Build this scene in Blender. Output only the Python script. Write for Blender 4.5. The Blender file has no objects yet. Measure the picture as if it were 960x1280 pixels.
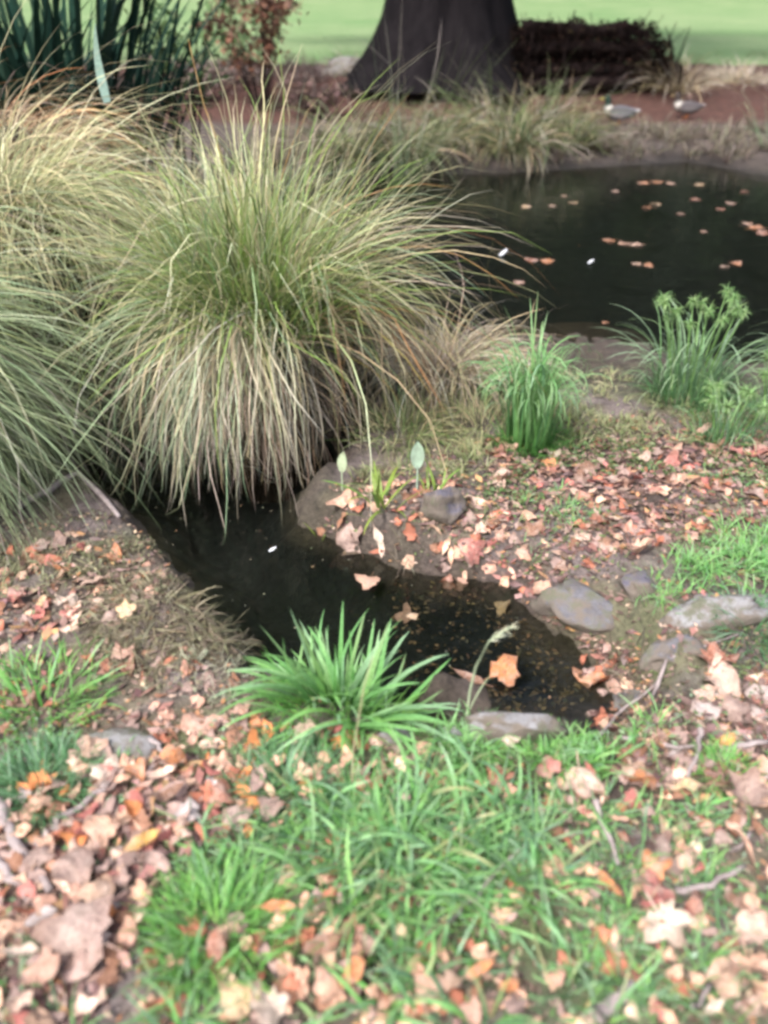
import bpy, bmesh, math, random
import numpy as np
from mathutils import Vector, Matrix, noise as mnoise

R = math.radians
random.seed(7)
rng = np.random.default_rng(11)
scene = bpy.context.scene
col = scene.collection

# ------------------------------------------------------------------ camera
cam_data = bpy.data.cameras.new("camera")
cam_data.sensor_fit = 'VERTICAL'
cam_data.sensor_height = 36.0
cam_data.lens = 28.27
cam_data.clip_start = 0.05
cam_data.clip_end = 400.0
cam_data.dof.use_dof = True
cam_data.dof.focus_distance = 2.9
cam_data.dof.aperture_fstop = 1.35
cam = bpy.data.objects.new("camera", cam_data)
cam.location = (0.0, 0.0, 1.5)
cam.rotation_euler = (R(90 - 32.8), 0, 0)
col.objects.link(cam)
scene.camera = cam

# ------------------------------------------------------------------ sky, sun, exposure
SUN_EL, SUN_AZ = R(52), R(215)          # compass azimuth, clockwise from +Y
world = bpy.data.worlds.new("World")
scene.world = world
world.use_nodes = True
wn = world.node_tree
wn.nodes.clear()
w_out = wn.nodes.new("ShaderNodeOutputWorld")
w_bg = wn.nodes.new("ShaderNodeBackground")
w_sky = wn.nodes.new("ShaderNodeTexSky")
w_sky.sky_type = 'NISHITA'
w_sky.sun_disc = False
w_sky.sun_elevation = SUN_EL
w_sky.sun_rotation = SUN_AZ
w_sky.air_density = 1.0
w_sky.dust_density = 4.0
w_sky.ozone_density = 1.0
w_hsv = wn.nodes.new("ShaderNodeHueSaturation")     # overcast: a paler sky than clear blue
w_hsv.inputs["Saturation"].default_value = 0.68
wn.links.new(w_sky.outputs[0], w_hsv.inputs["Color"])
wn.links.new(w_hsv.outputs[0], w_bg.inputs["Color"])
w_bg.inputs["Strength"].default_value = 0.13
wn.links.new(w_bg.outputs[0], w_out.inputs[0])

sun_data = bpy.data.lights.new("sun", 'SUN')
sun_data.energy = 2.1
sun_data.angle = R(11)
sun_data.color = (1.0, 0.985, 0.97)
sun = bpy.data.objects.new("sun", sun_data)
sd = Vector((math.sin(SUN_AZ) * math.cos(SUN_EL), math.cos(SUN_AZ) * math.cos(SUN_EL), math.sin(SUN_EL)))
sun.rotation_euler = sd.to_track_quat('Z', 'Y').to_euler()
sun.location = sd * 30
col.objects.link(sun)

vs = scene.view_settings
vs.view_transform = 'Standard'
vs.look = 'None'
vs.exposure = 1.5
vs.gamma = 1.0
vs.use_curve_mapping = False
scene.render.engine = 'CYCLES'
scene.cycles.filter_width = 3.1
scene.cycles.max_bounces = 4
scene.cycles.transparent_max_bounces = 8
scene.cycles.caustics_reflective = False
scene.cycles.caustics_refractive = False
scene.cycles.use_denoising = True

# ------------------------------------------------------------------ helpers
def tag(o, label=None, cat=None, group=None, kind=None):
    if label: o["label"] = label
    if cat: o["category"] = cat
    if group: o["group"] = group
    if kind: o["kind"] = kind
    return o

def link(name, me, parent=None, mat=None):
    o = bpy.data.objects.new(name, me)
    col.objects.link(o)
    if mat is not None and me is not None and not me.materials:
        me.materials.append(mat)
    if parent is not None:
        o.parent = parent
    return o

def empty(name, loc, label, cat, group=None):
    o = bpy.data.objects.new(name, None)
    o.empty_display_size = 0.05
    o.location = loc
    col.objects.link(o)
    return tag(o, label, cat, group)

def add_colors(me, cols):
    a = me.color_attributes.new("Col", 'FLOAT_COLOR', 'POINT')
    c = np.ones((len(me.vertices), 4), dtype=np.float32)
    c[:, :3] = cols
    a.data.foreach_set("color", c.ravel())

def mesh_np(name, V, Q, cols=None, mat=None, smooth=True):
    """V (n,3) points, Q (m,k) faces all with k corners."""
    me = bpy.data.meshes.new(name)
    V = np.asarray(V, dtype=np.float32); Q = np.asarray(Q, dtype=np.int32)
    k = Q.shape[1]
    me.vertices.add(len(V)); me.vertices.foreach_set("co", V.ravel())
    me.loops.add(Q.size); me.loops.foreach_set("vertex_index", Q.ravel())
    me.polygons.add(len(Q)); me.polygons.foreach_set("loop_start", np.arange(0, Q.size, k, dtype=np.int32))
    me.update(calc_edges=True)
    if smooth:
        me.polygons.foreach_set("use_smooth", np.ones(len(Q), dtype=bool))
    if cols is not None:
        add_colors(me, cols)
    if mat is not None:
        me.materials.append(mat)
    return me

# value noise ------------------------------------------------------------
_perm = np.random.default_rng(3).random((256, 256))
def vnoise(x, y):
    xi = np.floor(x).astype(int); yi = np.floor(y).astype(int)
    fx = x - xi; fy = y - yi
    fx = fx * fx * (3 - 2 * fx); fy = fy * fy * (3 - 2 * fy)
    a = _perm[xi & 255, yi & 255]; b = _perm[(xi + 1) & 255, yi & 255]
    c = _perm[xi & 255, (yi + 1) & 255]; d = _perm[(xi + 1) & 255, (yi + 1) & 255]
    return (a * (1 - fx) + b * fx) * (1 - fy) + (c * (1 - fx) + d * fx) * fy - 0.5
def fbm(x, y, o=4):
    s = 0; a = 1.0
    for i in range(o):
        s = s + a * vnoise(x * 2 ** i + 17.3 * i, y * 2 ** i + 5.1 * i); a *= 0.5
    return s
def sstep(a, b, x):
    t = np.clip((x - a) / (b - a), 0, 1); return t * t * (3 - 2 * t)

def poly_sd(px, py, poly):
    """signed distance to a polygon, negative inside"""
    p = np.asarray(poly, float); n = len(p)
    d = np.full(px.shape, 1e9); inside = np.zeros(px.shape, bool)
    for i in range(n):
        a = p[i]; b = p[(i + 1) % n]
        e = b - a; wx = px - a[0]; wy = py - a[1]
        t = np.clip((wx * e[0] + wy * e[1]) / (e @ e), 0, 1)
        d = np.minimum(d, (wx - e[0] * t) ** 2 + (wy - e[1] * t) ** 2)
        if a[1] != b[1]:
            c = ((a[1] > py) != (b[1] > py)) & (px < (b[0] - a[0]) * (py - a[1]) / (b[1] - a[1]) + a[0])
            inside ^= c
    d = np.sqrt(d)
    return np.where(inside, -d, d)

# ------------------------------------------------------------------ lie of the land
WATER = -0.12
STREAM = [(-1.142, 2.748), (-0.922, 2.514), (-0.765, 2.283), (-0.623, 2.059), (-0.527, 1.845), (-0.366, 1.690),
          (-0.174, 1.552), (0.000, 1.481), (0.136, 1.462), (0.338, 1.481), (0.503, 1.514), (0.577, 1.587),
          (0.562, 1.733), (0.450, 1.863), (0.410, 2.017), (0.210, 2.101), (0.000, 2.176), (-0.140, 2.297), (-0.326, 2.433),
          (-0.294, 2.657), (-0.12, 3.05), (-0.05, 3.6), (0.1, 4.6), (-1.6, 4.6), (-1.35, 3.2)]
POND = [(-2.6, 4.7), (-1.2, 4.5), (0.367, 4.447), (0.756, 4.608), (1.135, 4.608), (1.437, 4.499), (1.548, 4.245), (1.808, 4.103),
        (2.044, 4.046), (3.4, 3.95), (6.5, 4.6), (9.5, 6.8), (8.0, 9.3), (4.028, 8.989), (3.476, 9.893), (2.490, 9.591),
        (1.551, 9.258), (0.6, 9.1), (-1.5, 8.2), (-3.2, 6.6)]
BUMPS = [((-0.635, 1.795), 0.16, 0.09), ((0.932, 3.320), 0.30, 0.05), ((0.913, 1.906), 0.30, 0.05), ((0.251, 2.792), 0.25, 0.02),
         ((-0.840, 1.675), 0.30, 0.03), ((-0.136, 2.277), 0.10, 0.0), ((0.247, 1.643), 0.14, 0.15), ((0.132, 1.587), 0.09, 0.13)]
FAR_Y = [0, 9.8, 11.0, 12.5, 14.5, 15.5, 25, 40, 60, 120]
FAR_Z = [0, 0.0, -0.01, 0.05, 0.36, 0.46, 0.64, 1.0, 1.9, 4.2]

def hgt(x, y):
    x = np.asarray(x, float); y = np.asarray(y, float)
    wob = 0.06 * fbm(x * 6, y * 6, 4)
    ds = poly_sd(x, y, STREAM) + wob
    dp = poly_sd(x, y, POND) + 0.05 * fbm(x * 3 + 9, y * 3, 3)
    base = np.interp(y, FAR_Y, FAR_Z) + 0.035 * fbm(x * 1.3, y * 1.3, 3) + 0.022 * fbm(x * 6, y * 6, 3) + 0.020 * fbm(x * 20, y * 20, 2)
    # muddy shelf between the litter bank and the pond
    shelf = np.interp(y, [2.45, 3.1, 4.4], [0.0, -0.06, -0.10])
    base = np.where(y < 9, base + np.where((x > -0.2), shelf, 0), base)
    for (bx, by), r, hh in BUMPS:
        base = base + hh * np.exp(-((x - bx) ** 2 + (y - by) ** 2) / (r * r) * 1.6)
    wide = 0.10 + 0.16 * sstep(.25, .5, x) * (y < 2.6); ks = sstep(-0.01, 1.0, ds / wide * 1.0); kp = sstep(-0.05, 0.55, dp)
    bed_s = WATER - np.clip(-ds * (0.9 - .45 * sstep(.25, .5, x)), 0, 0.20) - 0.008 + 0.03 * fbm(x * 9, y * 9, 4)
    bed_p = WATER - np.clip(-dp * 0.5, 0, 0.45) - 0.01 + 0.012 * fbm(x * 5, y * 5, 3)
    for (bx, by), r, hh in BUMPS[6:]:
        bed_s = bed_s + hh * np.exp(-((x - bx) ** 2 + (y - by) ** 2) / (r * r) * 1.6)
    z = bed_s * (1 - ks) + base * ks
    z = bed_p * (1 - kp) + z * kp
    return z
def h1(x, y): return float(hgt(np.array([x]), np.array([y]))[0])
def nrm(x, y, e=0.03):
    dx = (h1(x + e, y) - h1(x - e, y)) / (2 * e); dy = (h1(x, y + e) - h1(x, y - e)) / (2 * e)
    return Vector((-dx, -dy, 1)).normalized()

# ------------------------------------------------------------------ materials
def new_mat(name):
    m = bpy.data.materials.new(name); m.use_nodes = True
    nt = m.node_tree; nt.nodes.clear()
    out = nt.nodes.new("ShaderNodeOutputMaterial")
    return m, nt, out
def N(nt, t, **kw):
    n = nt.nodes.new(t)
    for k, v in kw.items(): setattr(n, k, v)
    return n
def mix_rgb(nt, fac, a, b, mode='MIX'):
    n = nt.nodes.new("ShaderNodeMix"); n.data_type = 'RGBA'; n.blend_type = mode
    for sock, v in ((n.inputs[0], fac), (n.inputs[6], a), (n.inputs[7], b)):
        if isinstance(v, bpy.types.NodeSocket): nt.links.new(v, sock)
        elif isinstance(v, (int, float)): sock.default_value = v
        else: sock.default_value = (*v, 1)
    return n.outputs[2]
def ramp(nt, src, p0, p1, c0=(0, 0, 0), c1=(1, 1, 1)):
    r = nt.nodes.new("ShaderNodeValToRGB")
    r.color_ramp.elements[0].position = p0; r.color_ramp.elements[1].position = p1
    r.color_ramp.elements[0].color = (*c0, 1); r.color_ramp.elements[1].color = (*c1, 1)
    nt.links.new(src, r.inputs[0]); return r.outputs[0]
def tex_noise(nt, coord, scale, detail=4, rough=0.6):
    n = nt.nodes.new("ShaderNodeTexNoise"); n.inputs["Scale"].default_value = scale
    n.inputs["Detail"].default_value = detail; n.inputs["Roughness"].default_value = rough
    nt.links.new(coord, n.inputs["Vector"]); return n.outputs["Fac"]
def bump(nt, height, strength, dist):
    b = nt.nodes.new("ShaderNodeBump"); b.inputs["Strength"].default_value = strength
    b.inputs["Distance"].default_value = dist; nt.links.new(height, b.inputs["Height"]); return b.outputs[0]

def mat_leafy(name, source, rough=0.5, transl=0.3, spec=0.3, veins=False):
    """thin leaf: colour from the mesh's colour attribute or from the object's colour"""
    m, nt, out = new_mat(name)
    tc = N(nt, "ShaderNodeTexCoord")
    if source == 'attr':
        a = N(nt, "ShaderNodeVertexColor"); a.layer_name = "Col"; c = a.outputs[0]
    else:
        a = N(nt, "ShaderNodeObjectInfo"); c = a.outputs["Color"]
    nz = tex_noise(nt, tc.outputs["Object"], 2.6 if source != 'attr' else 30, 5, 0.65)
    c = mix_rgb(nt, 1.0, c, ramp(nt, nz, 0.25, 0.75, (0.62, 0.56, 0.52), (1.2, 1.16, 1.1)), 'MULTIPLY')
    if veins:
        ln = N(nt, "ShaderNodeVectorMath", operation='LENGTH'); nt.links.new(tc.outputs["Object"], ln.inputs[0])
        oi = N(nt, "ShaderNodeObjectInfo")
        dv = N(nt, "ShaderNodeVectorMath", operation='ADD'); nt.links.new(tc.outputs["Object"], dv.inputs[0])
        sc = N(nt, "ShaderNodeMath", operation='MULTIPLY'); nt.links.new(oi.outputs["Random"], sc.inputs[0]); sc.inputs[1].default_value = 40
        cb3 = N(nt, "ShaderNodeCombineXYZ"); nt.links.new(sc.outputs[0], cb3.inputs[0]); nt.links.new(cb3.outputs[0], dv.inputs[1])
        sp = tex_noise(nt, dv.outputs[0], 4.5, 5, .7)
        c = mix_rgb(nt, ramp(nt, sp, .54, .64), c, mix_rgb(nt, .75, c, (.13, .075, .055)))        # blotches
        sp2 = tex_noise(nt, dv.outputs[0], 1.4, 3, .6)
        c = mix_rgb(nt, ramp(nt, sp2, .45, .7), c, mix_rgb(nt, .6, c, (.55, .42, .36)))           # faded part
        vo = N(nt, "ShaderNodeTexVoronoi", feature='DISTANCE_TO_EDGE'); vo.inputs["Scale"].default_value = 5; nt.links.new(dv.outputs[0], vo.inputs["Vector"])
        c = mix_rgb(nt, ramp(nt, vo.outputs["Distance"], .0, .06, (.45, .45, .45), (0, 0, 0)), c, (.6, .47, .38))   # veins
        c = mix_rgb(nt, ramp(nt, ln.outputs["Value"], .55, 1.0, (0, 0, 0), (.55, .55, .55)), c, (.24, .13, .09))     # dry rim
    p = N(nt, "ShaderNodeBsdfPrincipled"); p.inputs["Roughness"].default_value = rough
    p.inputs["Specular IOR Level"].default_value = spec
    t = N(nt, "ShaderNodeBsdfTranslucent"); mx = N(nt, "ShaderNodeMixShader"); mx.inputs[0].default_value = transl
    nt.links.new(c, p.inputs["Base Color"]); nt.links.new(c, t.inputs["Color"])
    if veins:
        b = bump(nt, nz, 0.5, 0.05); nt.links.new(b, p.inputs["Normal"])
    nt.links.new(p.outputs[0], mx.inputs[1]); nt.links.new(t.outputs[0], mx.inputs[2]); nt.links.new(mx.outputs[0], out.inputs[0])
    return m
M_BLADE = mat_leafy("blade", 'attr', 0.45, 0.34, 0.35)
M_DRY = mat_leafy("dry_blade", 'attr', 0.7, 0.2, 0.2)
M_LEAF = mat_leafy("fallen_leaf", 'obj', 0.55, 0.22, 0.35, True)
M_LITTER = mat_leafy("litter", 'attr', 0.65, 0.12, 0.25)
M_MATT = mat_leafy("matt_leaf", 'attr', 0.95, 0.05, 0.03)

def mat_ground():
    m, nt, out = new_mat("ground")
    a = N(nt, "ShaderNodeVertexColor"); a.layer_name = "Col"
    geo = N(nt, "ShaderNodeNewGeometry")
    pos = geo.outputs["Position"]
    n1 = tex_noise(nt, pos, 9, 6, 0.7); n2 = tex_noise(nt, pos, 55, 5, 0.7); n3 = tex_noise(nt, pos, 190, 3, 0.6)
    c = mix_rgb(nt, 1.0, a.outputs[0], ramp(nt, n1, 0.3, 0.72, (0.55, 0.52, 0.5), (1.35, 1.3, 1.25)), 'MULTIPLY')
    c = mix_rgb(nt, 0.85, c, ramp(nt, n2, 0.3, 0.7, (0.4, 0.38, 0.37), (1.5, 1.45, 1.4)), 'MULTIPLY')
    p = N(nt, "ShaderNodeBsdfPrincipled")
    sep = N(nt, "ShaderNodeSeparateXYZ"); nt.links.new(pos, sep.inputs[0])
    # wet mud is glossier close to the water level
    rr = N(nt, "ShaderNodeMapRange"); rr.inputs[1].default_value = -0.12; rr.inputs[2].default_value = -0.06
    rr.inputs[3].default_value = 0.42; rr.inputs[4].default_value = 0.9
    nt.links.new(sep.outputs[2], rr.inputs[0]); nt.links.new(rr.outputs[0], p.inputs["Roughness"])
    p.inputs["Specular IOR Level"].default_value = 0.4
    hs = mix_rgb(nt, 0.5, n2, n3)
    nt.links.new(bump(nt, hs, 1.0, 0.03), p.inputs["Normal"])
    nt.links.new(c, p.inputs["Base Color"]); nt.links.new(p.outputs[0], out.inputs[0])
    return m
M_GROUND = mat_ground()

def mat_simple(name, c0, c1, scale, rough=0.85, bstr=0.6, bdist=0.02, coord="Object", stretch=None, spec=0.3):
    m, nt, out = new_mat(name)
    tc = N(nt, "ShaderNodeTexCoord"); v = tc.outputs[coord]
    if stretch:
        mp = N(nt, "ShaderNodeMapping"); mp.inputs["Scale"].default_value = stretch; nt.links.new(v, mp.inputs[0]); v = mp.outputs[0]
    n1 = tex_noise(nt, v, scale, 8, 0.65); n2 = tex_noise(nt, v, scale * 6, 4, 0.7)
    f = mix_rgb(nt, 0.35, n1, n2)
    c = ramp(nt, f, 0.32, 0.68, c0, c1)
    p = N(nt, "ShaderNodeBsdfPrincipled"); p.inputs["Roughness"].default_value = rough
    p.inputs["Specular IOR Level"].default_value = spec
    nt.links.new(c, p.inputs["Base Color"]); nt.links.new(bump(nt, f, bstr, bdist), p.inputs["Normal"])
    nt.links.new(p.outputs[0], out.inputs[0]); return m
M_BARK = mat_simple("bark", (0.003, 0.0026, 0.0032), (0.017, 0.0145, 0.0155), 3.0, 0.95, 1.0, 0.06, "Object", (2.2, 2.2, 0.35), 0.04)
M_TWIG = mat_simple("twig", (0.11, 0.085, 0.08), (0.36, 0.3, 0.29), 25, 0.85, 0.6, 0.004)
M_DARKWOOD = mat_simple("dark_wood", (0.008, 0.006, 0.006), (0.02, 0.013, 0.012), 6, 0.95, 0.8, 0.02, "Object", None, 0.04)
def mat_rock(name, c0, c1):
    m, nt, out = new_mat(name)
    geo = N(nt, "ShaderNodeNewGeometry"); v = geo.outputs["Position"]
    n1 = tex_noise(nt, v, 14, 8, 0.7); n2 = tex_noise(nt, v, 90, 5, 0.7); n3 = tex_noise(nt, v, 22, 6, 0.75)
    c = ramp(nt, mix_rgb(nt, .4, n1, n2), .34, .66, c0, c1)
    sx = N(nt, "ShaderNodeSeparateXYZ"); nt.links.new(geo.outputs["Normal"], sx.inputs[0])
    ad = N(nt, "ShaderNodeMath", operation='MULTIPLY_ADD'); nt.links.new(sx.outputs[2], ad.inputs[0]); ad.inputs[1].default_value = -.22; nt.links.new(n3, ad.inputs[2])
    c = mix_rgb(nt, ramp(nt, ad.outputs[0], .25, .40), c, (.13, .105, .085))      # mud caked on the sides
    c = mix_rgb(nt, ramp(nt, n1, .52, .62), c, (.10, .10, .065))                   # moss
    p = N(nt, "ShaderNodeBsdfPrincipled"); p.inputs["Roughness"].default_value = .8
    nt.links.new(c, p.inputs["Base Color"]); nt.links.new(bump(nt, mix_rgb(nt, .5, n1, n2), .9, .015), p.inputs["Normal"]); nt.links.new(p.outputs[0], out.inputs[0]); return m
M_ROCK_GREY = mat_rock("grey_stone", (0.06, 0.056, 0.062), (0.17, 0.162, 0.178))
M_ROCK_DARK = mat_rock("dark_stone", (0.045, 0.04, 0.052), (0.15, 0.135, 0.17))
M_ROCK_PALE = mat_rock("pale_stone", (0.11, 0.105, 0.105), (0.32, 0.31, 0.315))
M_PEAT = mat_simple("peat", (0.012, 0.009, 0.007), (0.07, 0.045, 0.03), 14, 0.95, 1.0, 0.03, "Object", (1, 1, 0.4))
M_WHITE = mat_simple("white_feather", (0.4, 0.42, 0.45), (0.6, 0.6, 0.63), 30, 0.7, 0.2, 0.002)
def mat_lawn():
    m, nt, out = new_mat("lawn")
    geo = N(nt, "ShaderNodeNewGeometry"); pos = geo.outputs["Position"]
    n1 = tex_noise(nt, pos, 0.5, 5, 0.6); n2 = tex_noise(nt, pos, 11, 5, 0.7)
    c = ramp(nt, n1, 0.3, 0.7, (0.095, 0.185, 0.06), (0.185, 0.25, 0.115))
    c = mix_rgb(nt, 1.0, c, ramp(nt, n2, 0.3, 0.7, (0.7, 0.7, 0.68), (1.25, 1.2, 1.2)), 'MULTIPLY')
    p = N(nt, "ShaderNodeBsdfPrincipled"); p.inputs["Roughness"].default_value = 0.9
    nt.links.new(c, p.inputs["Base Color"]); nt.links.new(bump(nt, n2, 0.8, 0.04), p.inputs["Normal"])
    nt.links.new(p.outputs[0], out.inputs[0]); return m
M_LAWN = mat_lawn()
def mat_water():
    m, nt, out = new_mat("water")
    geo = N(nt, "ShaderNodeNewGeometry"); pos = geo.outputs["Position"]
    n1 = tex_noise(nt, pos, 7, 3, 0.55)
    b = bump(nt, n1, 0.30, 0.02)
    fr = N(nt, "ShaderNodeFresnel"); fr.inputs[0].default_value = 1.33; nt.links.new(b, fr.inputs["Normal"])
    g = N(nt, "ShaderNodeBsdfGlossy"); g.inputs["Roughness"].default_value = 0.05; nt.links.new(b, g.inputs["Normal"])
    g.inputs["Color"].default_value = (0.9, 0.95, 0.95, 1)
    t = N(nt, "ShaderNodeBsdfTransparent"); t.inputs["Color"].default_value = (0.58, 0.60, 0.56, 1)   # peaty water
    mx = N(nt, "ShaderNodeMixShader"); nt.links.new(fr.outputs[0], mx.inputs[0])
    nt.links.new(t.outputs[0], mx.inputs[1]); nt.links.new(g.outputs[0], mx.inputs[2]); nt.links.new(mx.outputs[0], out.inputs[0])
    return m
M_WATER = mat_water()

# ------------------------------------------------------------------ ground
def spaced(lo, hi, fine, lo_f, hi_f, growth):
    a = list(np.arange(lo_f, hi_f, fine)); s = fine
    while a[-1] < hi: s *= growth; a.append(a[-1] + s)
    s = fine
    while a[0] > lo: s *= growth; a.insert(0, a[0] - s)
    return np.array(a)
gx = spaced(-130, 130, 0.022, -1.6, 2.2, 1.06)
ys = [-2.0, -1.0, -0.4, 0.0, 0.3]
while ys[-1] < 2.9: ys.append(ys[-1] + 0.018)
s = 0.018
while ys[-1] < 190: s *= 1.016; ys.append(ys[-1] + s)
gy = np.array(ys)
GX, GY = np.meshgrid(gx, gy)
GZ = hgt(GX, GY)
LEAFBANK = [(-0.331, 2.328), (0.258, 2.894), (0.710, 2.894), (1.691, 3.077), (1.390, 2.229), (0.895, 2.091), (0.716, 1.887), (0.382, 1.887), (0.000, 2.048)]
LEFTBANK = [(-1.330, 2.091), (-0.882, 2.328), (-0.581, 1.926), (-0.515, 1.708), (-0.716, 1.550), (-1.121, 1.611)]
Z_BACK = [(0.440, 2.792), (0.775, 2.894), (1.644, 2.965), (1.450, 2.433), (0.790, 2.406), (0.336, 2.379)]
def ground_cols(x, y, z):
    n = fbm(x * 2.5, y * 2.5, 4); n2 = fbm(x * 8 + 3, y * 8, 3)
    mud = np.array([0.205, 0.175, 0.178]); dark = np.array([0.075, 0.058, 0.052]); green = np.array([0.13, 0.19, 0.075])
    olive = np.array([0.19, 0.175, 0.115])
    c = mud[None] + (dark - mud)[None] * sstep(-0.1, 0.45, n)[:, None]
    c = c + (olive - c) * (0.75 * sstep(-0.15, 0.3, n2))[:, None]
    gk = sstep(-0.05, 0.35, fbm(x * 1.7 + 40, y * 1.7, 4)) * 0.8 * (y < 9)
    c = c + (green - c) * gk[:, None]
    bk = 1 - sstep(-.1, .15, poly_sd(x, y, Z_BACK) + .15 * fbm(x * 6, y * 6, 3)); c = c + (np.array([0.07, 0.054, 0.048]) - c) * (.8 * bk)[:, None]
    rim = 1 - sstep(.02, .16, poly_sd(x, y, STREAM) + .08 * fbm(x * 9, y * 9, 3)); c = c + (np.array([0.085, 0.068, 0.058]) - c) * (.85 * rim)[:, None]
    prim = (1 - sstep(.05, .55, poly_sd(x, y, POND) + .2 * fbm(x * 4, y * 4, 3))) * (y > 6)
    # far bank: grey brown turf, then red brown mulch below the tree
    fb = sstep(9.0, 9.6, y); c = c + (np.array([0.10, 0.082, 0.075]) - c) * fb[:, None]
    rm = sstep(11.6, 12.1, y + 0.5 * fbm(x * 0.8, y * 0.8, 3)); c = c + (np.array([0.088, 0.040, 0.030]) - c) * rm[:, None]
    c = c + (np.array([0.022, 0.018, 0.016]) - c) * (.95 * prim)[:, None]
    # pond shelf mud
    sh = sstep(3.2, 3.7, y) * (y < 6) * (x > 0.0); c = c + (np.array([0.075, 0.06, 0.048]) - c) * (sh * 0.9)[:, None]
    # dark muddy bed, its colour darkened with depth for light lost in water
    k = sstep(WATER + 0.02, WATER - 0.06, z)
    bed_depth_shade = np.array([0.016, 0.021, 0.021])[None] + np.array([0.045, 0.034, 0.022])[None] * sstep(WATER - 0.07, WATER - 0.02, z)[:, None]
    return c + (bed_depth_shade - c) * k[:, None]
nx, ny = len(gx), len(gy)
V = np.stack([GX.ravel(), GY.ravel(), GZ.ravel()], 1)
ii = (np.arange(ny - 1)[:, None] * nx + np.arange(nx - 1)[None]).ravel()
Q = np.stack([ii, ii + 1, ii + nx + 1, ii + nx], 1)
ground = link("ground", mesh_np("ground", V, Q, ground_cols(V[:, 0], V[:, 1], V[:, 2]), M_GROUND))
tag(ground, "muddy brown bank and soil around the stream and pond", kind="structure")

# lawn beyond the tree
lx = np.linspace(-90, 90, 91); ly = np.concatenate([np.linspace(0, 1, 6)[:-1], np.geomspace(1, 100, 60)])
LXX, LT = np.meshgrid(lx, ly)
LY = LT + 15.9 + 0.25 * fbm(LXX * 0.7, LXX * 0 + 2, 3)
LZ = np.interp(LY, FAR_Y, FAR_Z) + 0.05 * fbm(LXX * .5, LY * .5, 2) + np.clip(LT * 3, -0.05, 0.06)
V = np.stack([LXX.ravel(), LY.ravel(), LZ.ravel()], 1); nx = 91
ii = (np.arange(len(ly) - 1)[:, None] * nx + np.arange(nx - 1)[None]).ravel()
lawn = link("lawn", mesh_np("lawn", V, np.stack([ii, ii + 1, ii + nx + 1, ii + nx], 1), None, M_LAWN))
tag(lawn, "bright green mown lawn beyond the tree", kind="structure")

# water: one level sheet, the land dips below it
wx = np.linspace(-6, 12, 60); wy = np.linspace(1.2, 11.2, 60)
WX, WY = np.meshgrid(wx, wy); nx = 60
V = np.stack([WX.ravel(), WY.ravel(), np.full(WX.size, WATER)], 1)
ii = (np.arange(59)[:, None] * nx + np.arange(59)[None]).ravel()
water = link("water", mesh_np("water", V, np.stack([ii, ii + 1, ii + nx + 1, ii + nx], 1), None, M_WATER))
tag(water, "dark still water of the pond and the narrow stream", kind="structure")

# ------------------------------------------------------------------ blades
def blades(base, az, el, bend, length, width, cb, ct, seg=6, curl=None, power=1.3, clamp=True, roll=0.35, origin=(0, 0, 0), wander=0.05, kink=0.0):
    """ribbons that start at BASE, rise at EL towards AZ and bend over by BEND; returns V, Q, colours"""
    n = len(az); base = np.asarray(base, float)
    curl = np.zeros(n) if curl is None else curl
    rl = rng.normal(0, roll, n)
    kseg = np.where(rng.random(n) < kink, rng.integers(2, max(3, seg), n), 99); kamt = rng.uniform(.4, 1.5, n)
    pos = base.copy(); Vs = []; Cs = []; wob = np.zeros(n)
    for k in range(seg + 1):
        t = k / seg
        e = el - bend * t ** power - np.where(k > kseg, kamt, 0); wob = wob + rng.normal(0, wander, n); a = az + curl * t + wob
        d = np.stack([np.cos(e) * np.cos(a), np.cos(e) * np.sin(a), np.sin(e)], 1)
        if k: pos = pos + d * (length / seg)[:, None]
        if clamp:
            g = np.maximum(hgt(pos[:, 0] + origin[0], pos[:, 1] + origin[1]), WATER - 0.02) - origin[2] + 0.006
            pos[:, 2] = np.maximum(pos[:, 2], g)
        side = np.stack([-np.sin(a) * np.cos(rl), np.cos(a) * np.cos(rl), np.sin(rl)], 1)
        w = width * (0.65 + 0.35 * min(1, t * 4)) * (1 - t) ** 0.55 if t < 1 else width * 0.04
        w = np.asarray(w) * np.ones(n)
        Vs.append(pos - side * w[:, None] * 0.5); Vs.append(pos + side * w[:, None] * 0.5)
        c = cb + (ct - cb) * (t ** 0.9)
        Cs.append(c); Cs.append(c)
    V = np.stack(Vs, 1).reshape(-1, 3); C = np.stack(Cs, 1).reshape(-1, 3)
    st = 2 * (seg + 1)
    b = (np.arange(n) * st)[:, None] + (np.arange(seg) * 2)[None]
    b = b.ravel()
    return V, np.stack([b, b + 1, b + 3, b + 2], 1), C
def pick(pal, n, jit=0.12):
    pal = np.asarray(pal, float); w = pal[:, 3] / pal[:, 3].sum()
    c = pal[rng.choice(len(pal), n, p=w), :3]
    return np.clip(c * (1 + rng.normal(0, jit, (n, 1))) * (1 + rng.normal(0, 0.05, (n, 3))), 0.004, 0.9)
def U(a, b, n): return rng.uniform(a, b, n)

def lathe(name, prof, seg=16, jitter=0.0, freq=4.0, mat=None, loc=(0, 0, 0)):
    V = []; 
    for (r, z) in prof:
        for i in range(seg):
            a = 2 * math.pi * i / seg
            k = 1 + jitter * mnoise.noise(Vector((math.cos(a) * freq * .4 + loc[0], math.sin(a) * freq * .4 + loc[1], z * freq)))
            V.append((r * k * math.cos(a), r * k * math.sin(a), z))
    Q = []
    for j in range(len(prof) - 1):
        for i in range(seg):
            Q.append((j * seg + i, j * seg + (i + 1) % seg, (j + 1) * seg + (i + 1) % seg, (j + 1) * seg + i))
    return mesh_np(name, V, Q, None, mat)

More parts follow.
